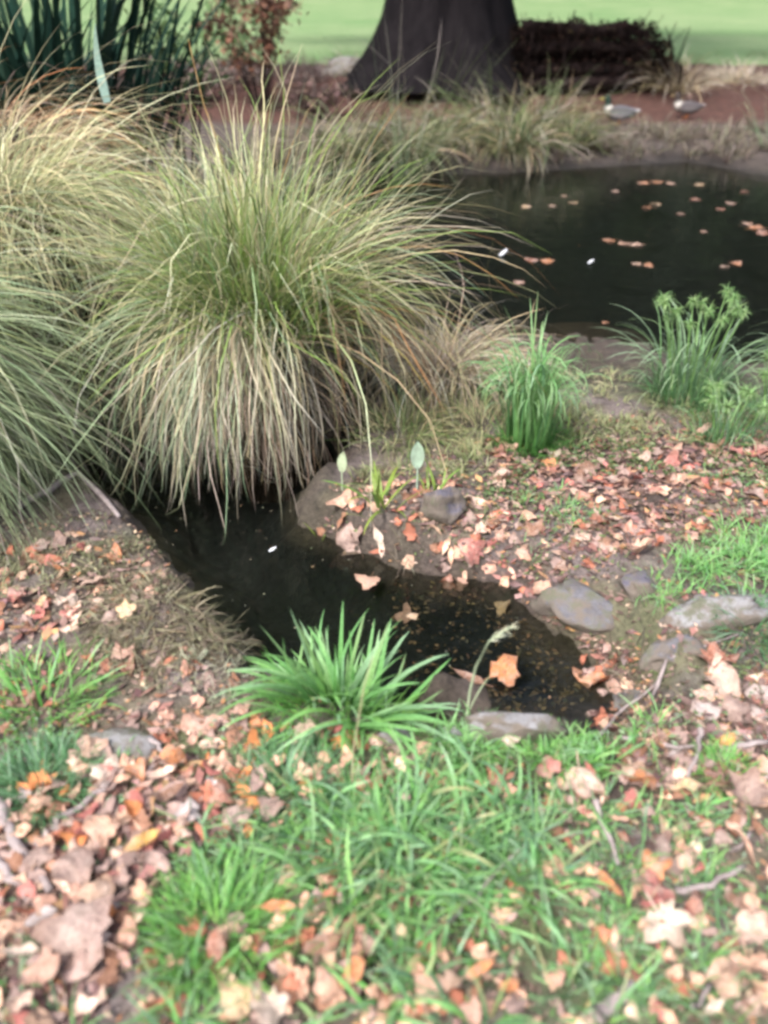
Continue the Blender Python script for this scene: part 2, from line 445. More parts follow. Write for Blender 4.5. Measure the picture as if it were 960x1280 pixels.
def tube(pts, radii, seg=6):
    pts = [Vector(p) for p in pts]; V = []; Q = []
    for i, p in enumerate(pts):
        d = (pts[min(i + 1, len(pts) - 1)] - pts[max(i - 1, 0)]).normalized()
        u = d.cross(Vector((0.3, 0.2, 1))).normalized() if abs(d.z) < 0.9 else d.cross(Vector((1, 0, 0))).normalized()
        v = d.cross(u)
        for k in range(seg):
            a = 2 * math.pi * k / seg
            V.append(p + (u * math.cos(a) + v * math.sin(a)) * radii[i])
    for i in range(len(pts) - 1):
        for k in range(seg):
            Q.append((i * seg + k, i * seg + (k + 1) % seg, (i + 1) * seg + (k + 1) % seg, (i + 1) * seg + k))
    # close both ends with quads fanned round a doubled centre
    for i0, p in ((0, pts[0]), ((len(pts) - 1) * seg, pts[-1])):
        c = len(V); V.append(p); 
        for k in range(0, seg, 2):
            Q.append((i0 + k, i0 + (k + 1) % seg, i0 + (k + 2) % seg, c))
    return V, Q

# ------------------------------------------------------------------ sedge tussocks
GREEN = (0.12, 0.25, 0.055); LIME = (0.25, 0.37, 0.10); BLOND = (0.55, 0.50, 0.31); STRAW = (0.42, 0.34, 0.22)
TEAL = (0.27, 0.37, 0.25); ASH = (0.44, 0.41, 0.36); RUST = (0.42, 0.20, 0.07); PALE = (0.60, 0.56, 0.42); DEADB = (0.20, 0.15, 0.12)

def sedge(name, loc, crown_z, crown_r, parts, singles, label, cat="sedge", group=None, stump=True, part_mat=None):
    """loc: root on the ground. parts: (part name, count, params). singles: prominent blades, each a part of its own."""
    root = empty(name, loc, label, cat, group)
    if stump:
        cz = crown_z
        st = lathe("stump", [(crown_r * 0.95, -0.22), (crown_r * 0.9, 0.0), (crown_r * 0.8, cz * 0.4), (crown_r * 0.85, cz * 0.8), (crown_r * 0.7, cz * 1.02), (0.01, cz * 1.1)], 18, 0.35, 6, M_PEAT, loc)
        link("stump", st, root)
    def run(n, q, seg=7):
        nb = max(1, n // q.get("lock", 13)); wb = rng.integers(0, nb, n) if n > 1 else np.zeros(1, int)
        ang = (U(*q["az"], nb) if "az" in q else U(0, 2 * math.pi, nb))[wb] + rng.normal(0, 0.10, n)
        strays = rng.random(n) < 0.2
        ang = np.where(strays, ang + rng.normal(0, 0.7, n), ang)
        kel = rng.normal(0, 0.13, nb)[wb]; kb = np.exp(rng.normal(0, 0.24, nb))[wb]; kl = np.clip(np.exp(rng.normal(-0.03, 0.19, nb)), .65, 1.18)[wb]; kc = np.exp(rng.normal(-0.03, 0.30, nb))[wb][:, None]
        rr = crown_r * np.sqrt(U(0, 1, n)) * q.get("spread", 1.0)
        ba = ang + rng.normal(0, 0.5, n)
        z0 = crown_z * U(*q.get("z", (0.75, 1.05)), n)
        base = np.stack([rr * np.cos(ba), rr * np.sin(ba), z0], 1)
        if q.get("tilt", True):
            el = q["el"][1] - (q["el"][1] - q["el"][0]) * (rr / (crown_r * q.get("spread", 1.0) + 1e-6)) + rng.normal(0, 0.10, n) + kel
        else:
            el = U(*q["el"], n)
        return blades(base, ang, el, U(*q["bend"], n) * kb, U(*q["len"], n) * kl, U(*q["w"], n), np.clip(pick(q["cb"], n) * kc, 0, .8), np.clip(pick(q["ct"], n) * kc, 0, .8), seg, rng.normal(0, q.get("curl", 0.35), n), q.get("power", 1.3), True, 0.5, loc, 0.17, 0.2)
    for pname, n, q in parts:
        V, Q, C = run(n, q)
        o = link(pname, mesh_np(pname, V, Q, C, q.get("mat", M_BLADE)), root)
        o["kind"] = "stuff"
    for n, q in singles:
        for i in range(n):
            V, Q, C = run(1, q, 9)
            link("blade", mesh_np("blade", V, Q, C, q.get("mat", M_BLADE)), root)
    return root

TAU = 2 * math.pi
# the large tussock standing in the stream
mx_, my_ = -0.50, 3.08
sedge("sedge_tussock", (mx_, my_, h1(mx_, my_)), 0.50 - h1(mx_, my_) * 1.0, 0.19, [
    ("green_blades", 1700, dict(el=(0.70, 1.52), bend=(0.15, 1.2), len=(0.42, 0.92), w=(0.004, 0.008), cb=[(*GREEN, 3), (*LIME, 2)], ct=[(*LIME, 2), (*BLOND, 2), (*TEAL, 1), (*PALE, 2)], power=2.6, spread=1.25)),
    ("arching_blades", 620, dict(az=(-0.5, 4.0), el=(0.45, 1.25), bend=(1.0, 2.4), len=(0.5, 0.95), w=(0.004, 0.007), cb=[(*GREEN, 3), (*LIME, 2)], ct=[(*BLOND, 2), (*TEAL, 3), (*LIME, 1)])),
    ("hanging_skirt", 620, dict(az=(-3.0, -1.62), el=(0.3, 0.9), bend=(1.6, 2.5), len=(0.45, 0.84), w=(0.004, 0.0075), cb=[(*PALE, 2), (*BLOND, 2), (*TEAL, 1)], ct=[(*ASH, 3), (*TEAL, 3), (*PALE, 2), (*DEADB, .6)], z=(0.8, 1.05), power=0.8, spread=1.1, lock=9)),
    ("dead_skirt", 330, dict(az=(-1.6, 0.5), el=(0.1, 0.6), bend=(1.3, 2.3), len=(0.3, 0.62), w=(0.003, 0.006), cb=[(*STRAW, 1), (*ASH, 1), (*DEADB, 3)], ct=[(*ASH, 2), (*STRAW, 1), (*DEADB, 3)], z=(0.45, 0.9), power=0.8, spread=1.1, mat=M_DRY)),
    ("side_skirt", 700, dict(az=(2.0, 4.1), el=(0.2, 0.7), bend=(1.4, 2.4), len=(0.5, 1.0), w=(0.004, 0.007), cb=[(*STRAW, 2), (*ASH, 2), (*TEAL, 3)], ct=[(*ASH, 2), (*TEAL, 2), (*BLOND, 1)], z=(0.5, 0.95), power=0.8, spread=1.1, mat=M_DRY)),
    ("brown_arches", 260, dict(az=(-0.5, 0.75), el=(0.5, 1.15), bend=(1.5, 2.7), len=(0.75, 1.15), w=(0.004, 0.007), cb=[(*STRAW, 2), (*LIME, 1)], ct=[(*STRAW, 2), (*ASH, 2), (*RUST, 1), (*BLOND, 2)], mat=M_DRY)),
], [
    (34, dict(az=(-3.0, -1.3), el=(0.5, 1.0), bend=(1.8, 2.6), len=(0.5, 0.85), w=(0.006, 0.010), cb=[(*BLOND, 1)], ct=[(*PALE, 3), (*BLOND, 1)], power=0.9)),
    (34, dict(el=(1.0, 1.5), bend=(0.3, 1.2), len=(0.8, 1.05), w=(0.006, 0.010), cb=[(*LIME, 1)], ct=[(*PALE, 3), (*BLOND, 1), (*RUST, .5)], power=2)),
    (18, dict(az=(-0.5, 0.8), el=(0.7, 1.2), bend=(2.0, 2.9), len=(0.6, 0.95), w=(0.006, 0.009), cb=[(*STRAW, 1)], ct=[(*STRAW, 1), (*RUST, 1), (*PALE, 1)], mat=M_DRY)),
], "large green and blond sedge tussock arching over the dark stream")

# the grey green tussock at the picture's left edge
bx_, by_ = -1.74, 2.50
sedge("sedge_tussock", (bx_, by_, h1(bx_, by_)), 0.62, 0.20, [
    ("green_blades", 1500, dict(el=(0.45, 1.3), bend=(1.2, 2.3), len=(0.55, 0.95), w=(0.004, 0.0075), cb=[(*GREEN, 1), (0.31, 0.39, 0.23, 2)], ct=[(0.31, 0.39, 0.23, 3), (*BLOND, 1), (0.34, 0.42, 0.28, 2)])),
    ("hanging_skirt", 1500, dict(az=(-1.3, 0.7), el=(0.05, 0.65), bend=(0.8, 1.6), len=(0.5, 0.88), w=(0.004, 0.0075), cb=[(0.31, 0.39, 0.23, 2), (0.2, 0.28, 0.16, 2)], ct=[(0.31, 0.39, 0.23, 3), (*ASH, 1), (0.28, 0.36, 0.2, 2)], z=(0.6, 1.0), power=0.8)),
], [(24, dict(az=(-1.0, 0.6), el=(0.2, 0.9), bend=(1.0, 1.9), len=(0.6, 0.95), w=(0.006, 0.009), cb=[(0.31, 0.39, 0.23, 1)], ct=[(*BLOND, 1), (0.31, 0.39, 0.23, 1), (*ASH, 1)], power=0.9))],
    "grey green sedge tussock drooping onto the leafy bank at the far left")

cx_, cy_ = -1.75, 3.75
sedge("sedge_tussock", (cx_, cy_, h1(cx_, cy_)), 0.70, 0.34, [
    ("blond_blades", 1500, dict(el=(0.6, 1.45), bend=(1.0, 2.4), len=(0.6, 1.0), w=(0.004, 0.008), cb=[(0.3, 0.36, 0.17, 2), (*BLOND, 1)], ct=[(*BLOND, 2), (*PALE, 2), (0.40, 0.42, 0.27, 3)])),
    ("arching_blades", 900, dict(el=(0.3, 0.9), bend=(1.2, 2.2), len=(0.6, 0.95), w=(0.004, 0.008), cb=[(0.3, 0.36, 0.17, 2), (*BLOND, 1)], ct=[(*BLOND, 2), (0.40, 0.42, 0.27, 3), (*TEAL, 2)])),
], [(18, dict(el=(0.9, 1.4), bend=(1.2, 2.4), len=(0.8, 1.1), w=(0.006, 0.009), cb=[(*BLOND, 1)], ct=[(*PALE, 1), (*STRAW, 1)]))],
    "pale blond sedge tussock between the grey green and the large tussock")

dx_, dy_ = -1.35, 5.0
sedge("sedge_tussock", (dx_, dy_, h1(dx_, dy_)), 0.62, 0.28, [
    ("blond_blades", 700, dict(el=(0.7, 1.45), bend=(0.9, 2.2), len=(0.55, 0.95), w=(0.005, 0.009), cb=[(*STRAW, 1), (*GREEN, 1)], ct=[(*BLOND, 2), (*STRAW, 2), (*PALE, 1)], mat=M_DRY)),
], [(10, dict(el=(0.9, 1.4), bend=(0.6, 1.8), len=(0.8, 1.1), w=(0.008, 0.012), cb=[(*STRAW, 1)], ct=[(*RUST, 1), (*PALE, 1)]))],
    "straw coloured sedge tussock rising behind the large green one")
ex_, ey_ = -2.2, 4.75
sedge("sedge_tussock", (ex_, ey_, h1(ex_, ey_)), 1.0, 0.45, [
    ("brown_blades", 900, dict(el=(0.45, 1.25), bend=(1.3, 2.5), len=(0.6, 1.05), w=(0.005, 0.009), cb=[(*STRAW, 1), (*DEADB, 1)], ct=[(*STRAW, 2), (*RUST, 2), (*ASH, 1)], mat=M_DRY)),
], [], "brown dying sedge tussock in front of the dark flax")
fx_, fy_ = 0.28, 3.55
sedge("sedge_tussock", (fx_, fy_, h1(fx_, fy_)), 0.10, 0.16, [
    ("straw_blades", 800, dict(el=(0.4, 1.3), bend=(0.9, 2.3), len=(0.25, 0.6), w=(0.0035, 0.006), cb=[(*STRAW, 1), (*ASH, 1)], ct=[(*STRAW, 2), (*BLOND, 2), (*ASH, 2)], mat=M_DRY)),
], [], "low straw coloured dead sedge between the large tussock and tall green clump", stump=False)
for (x, y, n, hl, lab, pal) in [
    (0.08, 2.98, 420, 0.3, "low dull green grassy clump at the right foot of the large tussock", [(*GREEN, 1), (*BLOND, 1.2), (0.25, 0.3, 0.15, 2)]),
    (0.42, 3.05, 360, 0.26, "small blond grass clump just left of the tall green clump", [(*BLOND, 2), (0.25, 0.32, 0.14, 2), (*STRAW, 1)])]:
    sedge("grass_clump", (x, y, h1(x, y)), 0.02, 0.17, [("blades", n, dict(el=(0.5, 1.45), bend=(0.4, 1.7), len=(hl * .4, hl), w=(0.003, 0.006), cb=pal, ct=pal))], [], lab, "grass clump", stump=False)

# far bank clumps, seen across the pond
for i, (x, y, n, hl, lab) in enumerate([
    ((1.886, 10.800, 0.033)[0], 10.8, 480, 1.0, "tallest blond green sedge clump across the pond, nearest to the ducks"),
    ((1.312, 10.400, 0.000)[0], 10.4, 480, 0.9, "blond green sedge clump across the pond, in front of the trunk's right edge"),
    ((0.731, 10.000, 0.058)[0], 10.0, 380, 0.75, "dull sedge clump across the pond, straight below the trunk"),
    ((1.433, 9.700, -0.063)[0], 9.7, 380, 0.7, "straw sedge clump at the far waterline below the tallest one"),
    ((2.100, 10.000, -0.069)[0], 10.0, 280, 0.6, "short straw coloured sedge clump at the pond edge below the ducks"),
    ((0.215, 9.400, 0.105)[0], 9.4, 380, 0.8, "sedge clump across the pond behind the thin dark reeds"),
    ((-0.329, 9.000, 0.202)[0], 9.0, 380, 0.9, "green sedge clump across the pond, just right of the large tussock's top")]):
    pal = [(0.06, 0.10, 0.035, 3), (0.12, 0.095, 0.06, 1.5), (*STRAW, .4)]
    sedge("sedge_clump", (x, y, h1(x, y)), 0.04, 0.22, [("blades", n, dict(el=(0.6, 1.45), bend=(0.5, 2.0), len=(hl * .55, hl * 1.15), w=(0.010, 0.018), cb=pal, ct=[(*STRAW, 1.5), (*ASH, 1), (0.15, 0.2, 0.09, 3)]))], [], lab, "sedge", "sedge clumps on the far bank", stump=False)
# thin dark reeds rising in front of the trunk
x, y = (0.151, 8.200, 0.178)[0], 8.2
sedge("reed_clump", (x, y, WATER), 0.02, 0.16, [("stems", 90, dict(el=(1.15, 1.52), bend=(0.05, 0.5), len=(0.9, 1.5), w=(0.007, 0.011), cb=[(0.07, 0.13, 0.05, 1)], ct=[(0.16, 0.2, 0.1, 1), (*ASH, .3)]))],
    [(6, dict(el=(1.2, 1.5), bend=(0.1, 0.5), len=(1.3, 1.55), w=(0.01, 0.013), cb=[(0.08, 0.14, 0.05, 1)], ct=[(*ASH, 1)]))], "thin dark green reeds standing in front of the large trunk", "reed", stump=False)
x, y = (4.374, 9.900, -0.224)[0], 9.9
sedge("reed_clump", (x, y, h1(x, y)), 0.02, 0.08, [("stems", 26, dict(el=(1.1, 1.5), bend=(0.2, 0.9), len=(0.4, 0.7), w=(0.01, 0.016), cb=[(0.15, 0.25, 0.12, 1)], ct=[(0.3, 0.4, 0.25, 1)]))], [], "small pale green reed tuft at the pond's far right edge", "reed", stump=False)

# ------------------------------------------------------------------ tufts whose blades are parts
def leaf_mesh_variants(k, seg, bend, w, cb, ct, power=1.4, mat=None):
    out = []
    for i in range(k):
        n = 1
        V, Q, C = blades(np.zeros((1, 3)), np.zeros(1), np.array([math.pi / 2 - 0.02]), U(*bend, 1), np.ones(1), U(*w, 1), pick(cb, 1), pick(ct, 1), seg, rng.normal(0, 0.25, 1), power, False, 0.25)
        out.append(mesh_np("blade", V, Q, C, mat or M_BLADE))
    return out
def tuft(name, x, y, label, cat, n, r, hl, lean, variants, z=None, group=None, under=None, zoff=0.0, az=None):
    z = (h1(x, y) if z is None else z)
    root = empty(name, (x, y, z), label, cat, group)
    for i in range(n):
        a = random.uniform(0, TAU) if az is None else random.uniform(*az)
        q = math.sqrt(random.random()); rr = r * q
        o = link("blade", random.choice(variants), root)
        L = random.uniform(*hl) * (1.05 - 0.25 * q)
        o.location = (rr * math.cos(a), rr * math.sin(a), h1(x + rr * math.cos(a), y + rr * math.sin(a)) - z + zoff)
        ln = lean[0] + (lean[1] - lean[0]) * q + random.gauss(0, 0.1)
        o.rotation_euler = (0, ln + random.gauss(0, .12 if lean[1] > .2 else .03), a + random.gauss(0, 0.7))
        o.scale = (L, L * random.uniform(0.8, 1.2), L)
    if under:
        nb, hb, pal = under
        ang = U(0, TAU, nb) if az is None else U(az[0], az[1], nb); rr = r * 1.3 * np.sqrt(U(0, 1, nb))
        bx = rr * np.cos(ang); by = rr * np.sin(ang)
        b = np.stack([bx, by, hgt(bx + x, by + y) - z], 1)
        V, Q, C = blades(b, ang + rng.normal(0, .6, nb), U(0.5, 1.4, nb), U(0.3, 1.6, nb), U(hb * .4, hb, nb), U(.003, .006, nb), pick(pal, nb), pick(pal, nb), 5, None, 1.4, True, .5, (x, y, z))
        o = link("fine_blades", mesh_np("fine_blades", V, Q, C, M_BLADE), root); o["kind"] = "stuff"
    return root
GR = [(0.15, 0.39, 0.085, 3), (0.22, 0.47, 0.11, 2), (0.09, 0.25, 0.07, 2)]
GT = [(0.20, 0.45, 0.17, 3), (0.28, 0.49, 0.22, 2), (0.32, 0.50, 0.32, 1)]
BL = [(0.10, 0.24, 0.10, 3), (0.13, 0.28, 0.14, 2)]; BT = [(0.20, 0.36, 0.22, 2), (0.26, 0.40, 0.28, 1)]
DG = [(0.07, 0.20, 0.05, 2), (0.09, 0.25, 0.06, 2)]
V_BROAD = leaf_mesh_variants(14, 8, (0.1, 1.2), (0.045, 0.085), GR, GT + [(.36, .52, .30, .6)])
V_FINE = leaf_mesh_variants(10, 7, (0.2, 1.1), (0.022, 0.04), GR, GT)
V_BLUE = leaf_mesh_variants(8, 6, (0.2, 1.0), (0.03, 0.05), BL, BT)
V_TALL = leaf_mesh_variants(15, 14, (2.6, 3.5), (0.013, 0.026), DG, GT, 3.7) + leaf_mesh_variants(2, 8, (0.5, 0.9), (0.014, 0.024), DG, GT, 3.0)
V_PALE = leaf_mesh_variants(12, 10, (1.2, 3.3), (0.014, 0.026), BL, [(0.32, 0.45, 0.30, 1), (0.24, 0.42, 0.2, 1)], 2.0)

x, y = (-0.112, 1.459)
tuft("grass_tuft", x, y, "lush bright green broad-bladed grass tuft leaning over the stream edge", "grass tuft", 170, 0.125, (0.13, 0.34), (0.0, 0.85), V_BROAD, under=(330, 0.14, GR))
x, y = (-0.868, 1.437)
tuft("grass_tuft", x, y, "bright green broad-bladed grass tuft on the left, above the flat stone", "grass tuft", 46, 0.13, (0.09, 0.17), (0.0, 0.9), V_BROAD, under=(300, 0.09, GR))
x, y = (-0.769, 1.183)
tuft("grass_tuft", x, y, "dense blue green fine grass tuft on the left, below the flat stone", "grass tuft", 90, 0.08, (0.07, 0.13), (0.1, 0.9), V_BLUE, under=(500, 0.09, BL))
x, y = (-0.211, 1.172)
tuft("grass_tuft", x, y, "dark blue green grass tuft in front of the lush streamside tuft", "grass tuft", 90, 0.10, (0.06, 0.12), (0.1, 1.0), V_BLUE, under=(500, 0.08, BL))
x, y = (-0.312, 0.853)
tuft("grass_tuft", x, y, "upright bright green fine grass tuft beside the large mauve brown leaf", "grass tuft", 110, 0.09, (0.09, 0.16), (0.0, 0.7), V_FINE, under=(500, 0.10, GR))
x, y = (0.033, 0.995)
tuft("grass_tuft", x, y, "wide spreading green grass tuft in the middle of the foreground", "grass tuft", 120, 0.17, (0.10, 0.21), (0.1, 1.1), V_FINE, under=(350, 0.12, GR + BL))
x, y = (0.398, 1.297)
tuft("grass_tuft", x, y, "small bright green grass tuft behind the pale stone at the water's edge", "grass tuft", 50, 0.10, (0.05, 0.11), (0.0, 0.8), V_FINE, under=(260, 0.07, GR))
x, y = (1.018, 1.708)
tuft("grass_tuft", x, y, "dark green arching tuft beside the stone ledge at the right edge", "grass tuft", 60, 0.07, (0.09, 0.17), (0.2, 1.0), V_BLUE, under=(200, 0.10, BL))
x, y = (0.780, 1.227)
tuft("grass_tuft", x, y, "small yellow green grass tuft by the forked twig on the right", "grass tuft", 34, 0.05, (0.05, 0.10), (0.1, 0.8), V_FINE, under=(150, 0.07, GR))

# tall clump with bent tops, by the pond
x, y = (0.573, 2.839)
tuft("tall_grass_clump", x, y, "tall dense green clump with tops bent over, near the pond", "grass clump", 270, 0.095, (0.40, 0.64), (-0.07, 0.0), V_TALL, under=(300, 0.16, DG))
# umbel headed clumps
def umbel(parent, p, s, mat_pal):
    n = 95
    a = U(0, TAU, n); e = U(-0.6, 1.3, n)
    V, Q, C = blades(np.tile(np.array(p), (n, 1)), a, e, U(0.4, 2.2, n), U(s * .35, s, n), U(.0025, .006, n), pick(mat_pal, n), pick(mat_pal, n), 3, None, 1.2, False)
    link("flower_head", mesh_np("flower_head", V, Q, C, M_BLADE), parent)
def head_clump(x, y, label, n, r, hl, heads, hs, hh):
    t = tuft("umbrella_sedge", x, y, label, "sedge", n, r, (hl[0] * 1.15, hl[1] * 1.2), (0.0, 0.22), V_PALE, under=(260, hl[0] * .8, DG + BL))
    z0 = t.location.z
    for i in range(heads):
        a = TAU * i / heads + random.uniform(-.3, .3); q = r * random.uniform(0.5, 1.5); z = hh * random.uniform(0.78, 1.0)
        p = (q * math.cos(a), q * math.sin(a), z)
        V, Q = tube([(p[0] * .35, p[1] * .35, 0), (p[0] * .7, p[1] * .7, z * .6), p], [.004, .0035, .003], 6)
        m = mesh_np("stem", V, Q, np.tile(np.array([0.14, 0.27, 0.09]), (len(V), 1)), M_BLADE)
        link("stem", m, t)
        umbel(t, p, hs, [(0.20, 0.36, 0.14, 2), (0.28, 0.40, 0.2, 1), (0.14, 0.28, 0.08, 1)])
x, y = (1.386, 3.373)
head_clump(x, y, "tall umbrella sedge with tufted heads against the dark pond", 170, 0.15, (0.28, 0.52), 14, 0.06, 0.50)
x, y = (1.385, 2.929)
head_clump(x, y, "lower blue green umbrella sedge in front of the tall one", 70, 0.10, (0.14, 0.30), 7, 0.06, 0.25)
x, y = (1.672, 3.155)
head_clump(x, y, "umbrella sedge cut off by the right edge of the picture", 50, 0.10, (0.16, 0.32), 6, 0.06, 0.28)

# lone seed stalk in front of the stream
x, y = (0.202, 1.384)
root = empty("seed_stalk", (x, y, h1(x, y)), "single pale curved grass stalk with seed head before the stream", "grass stalk")
top = [(0, 0, 0), (0.005, 0.01, 0.08), (0.016, 0.02, 0.15), (0.043, 0.03, 0.222), (0.092, 0.035, 0.262)]
V, Q = tube(top, [.003, .003, .0025, .0022, .0015], 6)
link("stem", mesh_np("stem", V, Q, np.tile(np.array([0.42, 0.52, 0.36]), (len(V), 1)), M_BLADE), root)
V, Q, C = blades(np.tile(np.array(top[3]), (16, 1)) + np.linspace(0, 1, 16)[:, None] * (np.array(top[4]) - np.array(top[3])), U(-1, 1, 16), U(0.1, 0.9, 16), U(0, 1, 16), U(.02, .035, 16), U(.003, .005, 16), pick([(.5, .55, .4, 1)], 16), pick([(.55, .58, .45, 1)], 16), 3, None, 1.2, False)
link("seed_head", mesh_np("seed_head", V, Q, C, M_BLADE), root)
V, Q, C = blades(np.array([[0, 0, 0.0]]), np.array([0.3]), np.array([1.35]), np.array([0.4]), np.array([0.15]), np.array([0.009]), pick([(.4, .52, .34, 1)], 1), pick([(.5, .6, .45, 1)], 1), 6, None, 1.3, False)
link("blade", mesh_np("blade", V, Q, C, M_BLADE), root)
x, y = (-0.072, 1.183)
root = empty("seed_stalk", (x, y, h1(x, y)), "thin pale dry stalk standing before the lush streamside tuft", "grass stalk")
V, Q = tube([(0, 0, 0), (0.004, 0, .12), (0.03, .02, .3), (0.05, .03, .38)], [.002, .002, .0016, .001], 6)
link("stem", mesh_np("stem", V, Q, np.tile(np.array([0.42, 0.40, 0.26]), (len(V), 1)), M_DRY), root)

# yellow green water plants by the boulder
def broad_plant(x, y, label, n, hl, w, cb, ct, lean=(0.1, 0.7), z=None):
    vs_ = leaf_mesh_variants(4, 7, (0.3, 1.4), w, cb, ct)
    return tuft("waterside_plant", x, y, label, "plant", n, 0.05, hl, lean, vs_, z)
YG = [(0.25, 0.36, 0.07, 1), (0.18, 0.32, 0.07, 1)]
x, y = (-0.006, 2.328)
broad_plant(x, y, "yellow green strappy plant beside the dark boulder", 18, (0.12, 0.24), (0.07, 0.11), YG, YG)
x, y = (0.185, 2.443)
broad_plant(x, y, "small yellow green leafy plant behind the dark boulder", 10, (0.08, 0.15), (0.1, 0.15), YG, YG)
x, y = (-0.212, 2.328)
broad_plant(x, y, "tiny yellow green shoot at the stream's inner bank", 4, (0.06, 0.10), (0.1, 0.14), YG, YG)
x, y = (0.743, 2.929)
broad_plant(x, y, "yellow green shoot against the right side of the tall clump", 9, (0.08, 0.16), (0.06, 0.10), YG, YG)
def single_leaf(x, y, label, h, w, c, lean, az):
    root = empty("upright_leaf", (x, y, h1(x, y)), label, "leaf")
    V, Q = tube([(0, 0, 0), (0, 0, h * .55)], [.003, .0025], 6)
    link("stalk", mesh_np("stalk", V, Q, np.tile(np.array(c) * .7, (len(V), 1)), M_BLADE), root)
    V = []; Qs = []
    for k in range(9):
        t = k / 8; ww = w * math.sin(math.pi * min(.98, .06 + t * .92)) ** .7
        z = h * (.5 + .5 * t); off = lean * t * t
        V += [(-ww / 2, off, z), (0, off + .006, z), (ww / 2, off, z)]
        if k < 8: Qs += [(3 * k, 3 * k + 1, 3 * k + 4, 3 * k + 3), (3 * k + 1, 3 * k + 2, 3 * k + 5, 3 * k + 4)]
    link("leaf_blade", mesh_np("leaf_blade", V, Qs, np.tile(np.array(c), (len(V), 1)), M_BLADE), root)
    root.rotation_euler = (0, 0, az)
x, y = (0.117, 2.449)
single_leaf(x, y, "pale blue green paddle leaf standing upright near the dark boulder", 0.20, 0.05, (0.42, 0.58, 0.46), 0.01, 0.2)
x, y = (-0.150, 2.476)
single_leaf(x, y, "pale green narrow leaf standing at the stream's inner bank", 0.15, 0.04, (0.42, 0.52, 0.36), 0.015, -0.5)

# ------------------------------------------------------------------ flax and shrubs behind the tussocks
x, y = (-2.578, 6.900, 0.951)[0], 6.9
root = empty("flax", (x, y, h1(x, y)), "dark green sword-leaved flax in the upper left corner", "flax")
fl = leaf_mesh_variants(8, 9, (0.05, 0.8), (0.03, 0.045), [(0.008, 0.018, 0.014, 1), (0.012, 0.028, 0.02, 1)], [(0.013, 0.034, 0.027, 2), (0.024, 0.055, 0.042, 1)], 2.0, M_MATT)
for i in range(230):
    a = random.uniform(0, TAU); q = math.sqrt(random.random())
    o = link("leaf", random.choice(fl), root); L = random.uniform(1.5, 2.5)
    o.location = (0.65 * q * math.cos(a), 0.4 * q * math.sin(a), 0); o.rotation_euler = (0, 0.02 + 0.28 * q + random.gauss(0, .08), a + random.gauss(0, .3)); o.scale = (L, L, L)
o = link("folded_leaf", leaf_mesh_variants(1, 9, (0.1, 0.2), (0.04, 0.045), [(0.30, 0.46, 0.40, 1)], [(0.40, 0.56, 0.48, 1)])[0], root)
o["label"] = "pale blue green folded leaf"
p = Vector((-1.449, 4.700, 1.022)); q = Vector((-1.488, 4.700, 1.373)); o.location = p - root.location
d = (q - p); o.scale = (d.length, d.length * 3.8, d.length)
dz_ = d.normalized(); dy_ax = (Vector((1, 0, 0)) - dz_ * dz_.x).normalized(); o.rotation_euler = Matrix((dy_ax.cross(dz_), dy_ax, dz_)).transposed().to_euler()
x, y = (-2.902, 6.600, 0.975)[0], 6.6
root2 = empty("flax", (x, y, h1(x, y)), "dark flax half hidden behind the other at the left edge", "flax")
for i in range(120):
    a = random.uniform(0, TAU); q = math.sqrt(random.random())
    o = link("leaf", random.choice(fl), root2); L = random.uniform(1.3, 2.2)
    o.location = (0.28 * q * math.cos(a), 0.28 * q * math.sin(a), 0); o.rotation_euler = (0, 0.03 + 0.45 * q + random.gauss(0, .08), a + random.gauss(0, .3)); o.scale = (L, L, L)

def leaf_cloud(pts, size, pal, mat=M_LITTER, flat=0.0):
    """many small leaf faces at PTS"""
    n = len(pts); pts = np.asarray(pts, float)
    a = rng.normal(0, 1, (n, 3)); a /= np.linalg.norm(a, axis=1)[:, None]
    b = rng.normal(0, 1, (n, 3)); b -= a * (a * b).sum(1)[:, None]; b /= np.linalg.norm(b, axis=1)[:, None]
    if flat:
        a[:, 2] *= (1 - flat); b[:, 2] *= (1 - flat)
    s = U(size * .6, size * 1.3, n)[:, None]
    V = np.stack([pts - a * s, pts + b * s * .45, pts + a * s, pts - b * s * .45], 1).reshape(-1, 3)
    Q = np.arange(4 * n).reshape(-1, 4)
    return V, Q, np.repeat(pick(pal, n, .2), 4, 0)
def shrub(name, loc, label, nb, h, spread, leafpal, nleaf, lsize, wood=M_DARKWOOD, droop=0.3, flat_top=None, thick=0.012, box=None):
    root = empty(name, loc, label, "shrub")
    tips = []
    for i in range(nb):
        a = random.uniform(0, TAU); q = random.random() ** .5
        ex, ey = spread[0] * q * math.cos(a), spread[1] * q * math.sin(a)
        hz = h * random.uniform(.65, 1.0)
        p = [(ex * .15, ey * .15, 0), (ex * .45, ey * .45, hz * .55), (ex * .8, ey * .8, hz * .95), (ex * 1.05, ey * 1.05, hz * (1 - droop * q))]
        V, Q = tube(p, [thick, thick * .8, thick * .55, thick * .25], 6)
        link("branch", mesh_np("branch", V, Q, None, wood), root)
        for k in range(nleaf // nb):
            t = random.uniform(.25, 1) * 3; j = min(2, int(t)); f = t - j
            c = Vector(p[j]).lerp(Vector(p[j + 1]), f)
            tips.append(c + Vector((random.gauss(0, .08), random.gauss(0, .08), random.gauss(0, .06))))
    V, Q, C = leaf_cloud(tips, lsize, leafpal)
    o = link("foliage", mesh_np("foliage", V, Q, C, M_LITTER, False), root); o["kind"] = "stuff"
    return root
x, y = (-1.902, 8.200, 0.911)[0], 8.2
shrub("arching_shrub", (x, y, h1(x, y)), "thin dark shrub with arching stems right of the flax", 9, 1.9, (0.75, 0.5), [(0.06, 0.11, 0.04, 1), (0.10, 0.16, 0.06, 1)], 420, 0.05, droop=0.5)
x, y = (-1.732, 12.800, 0.629)[0], 12.8
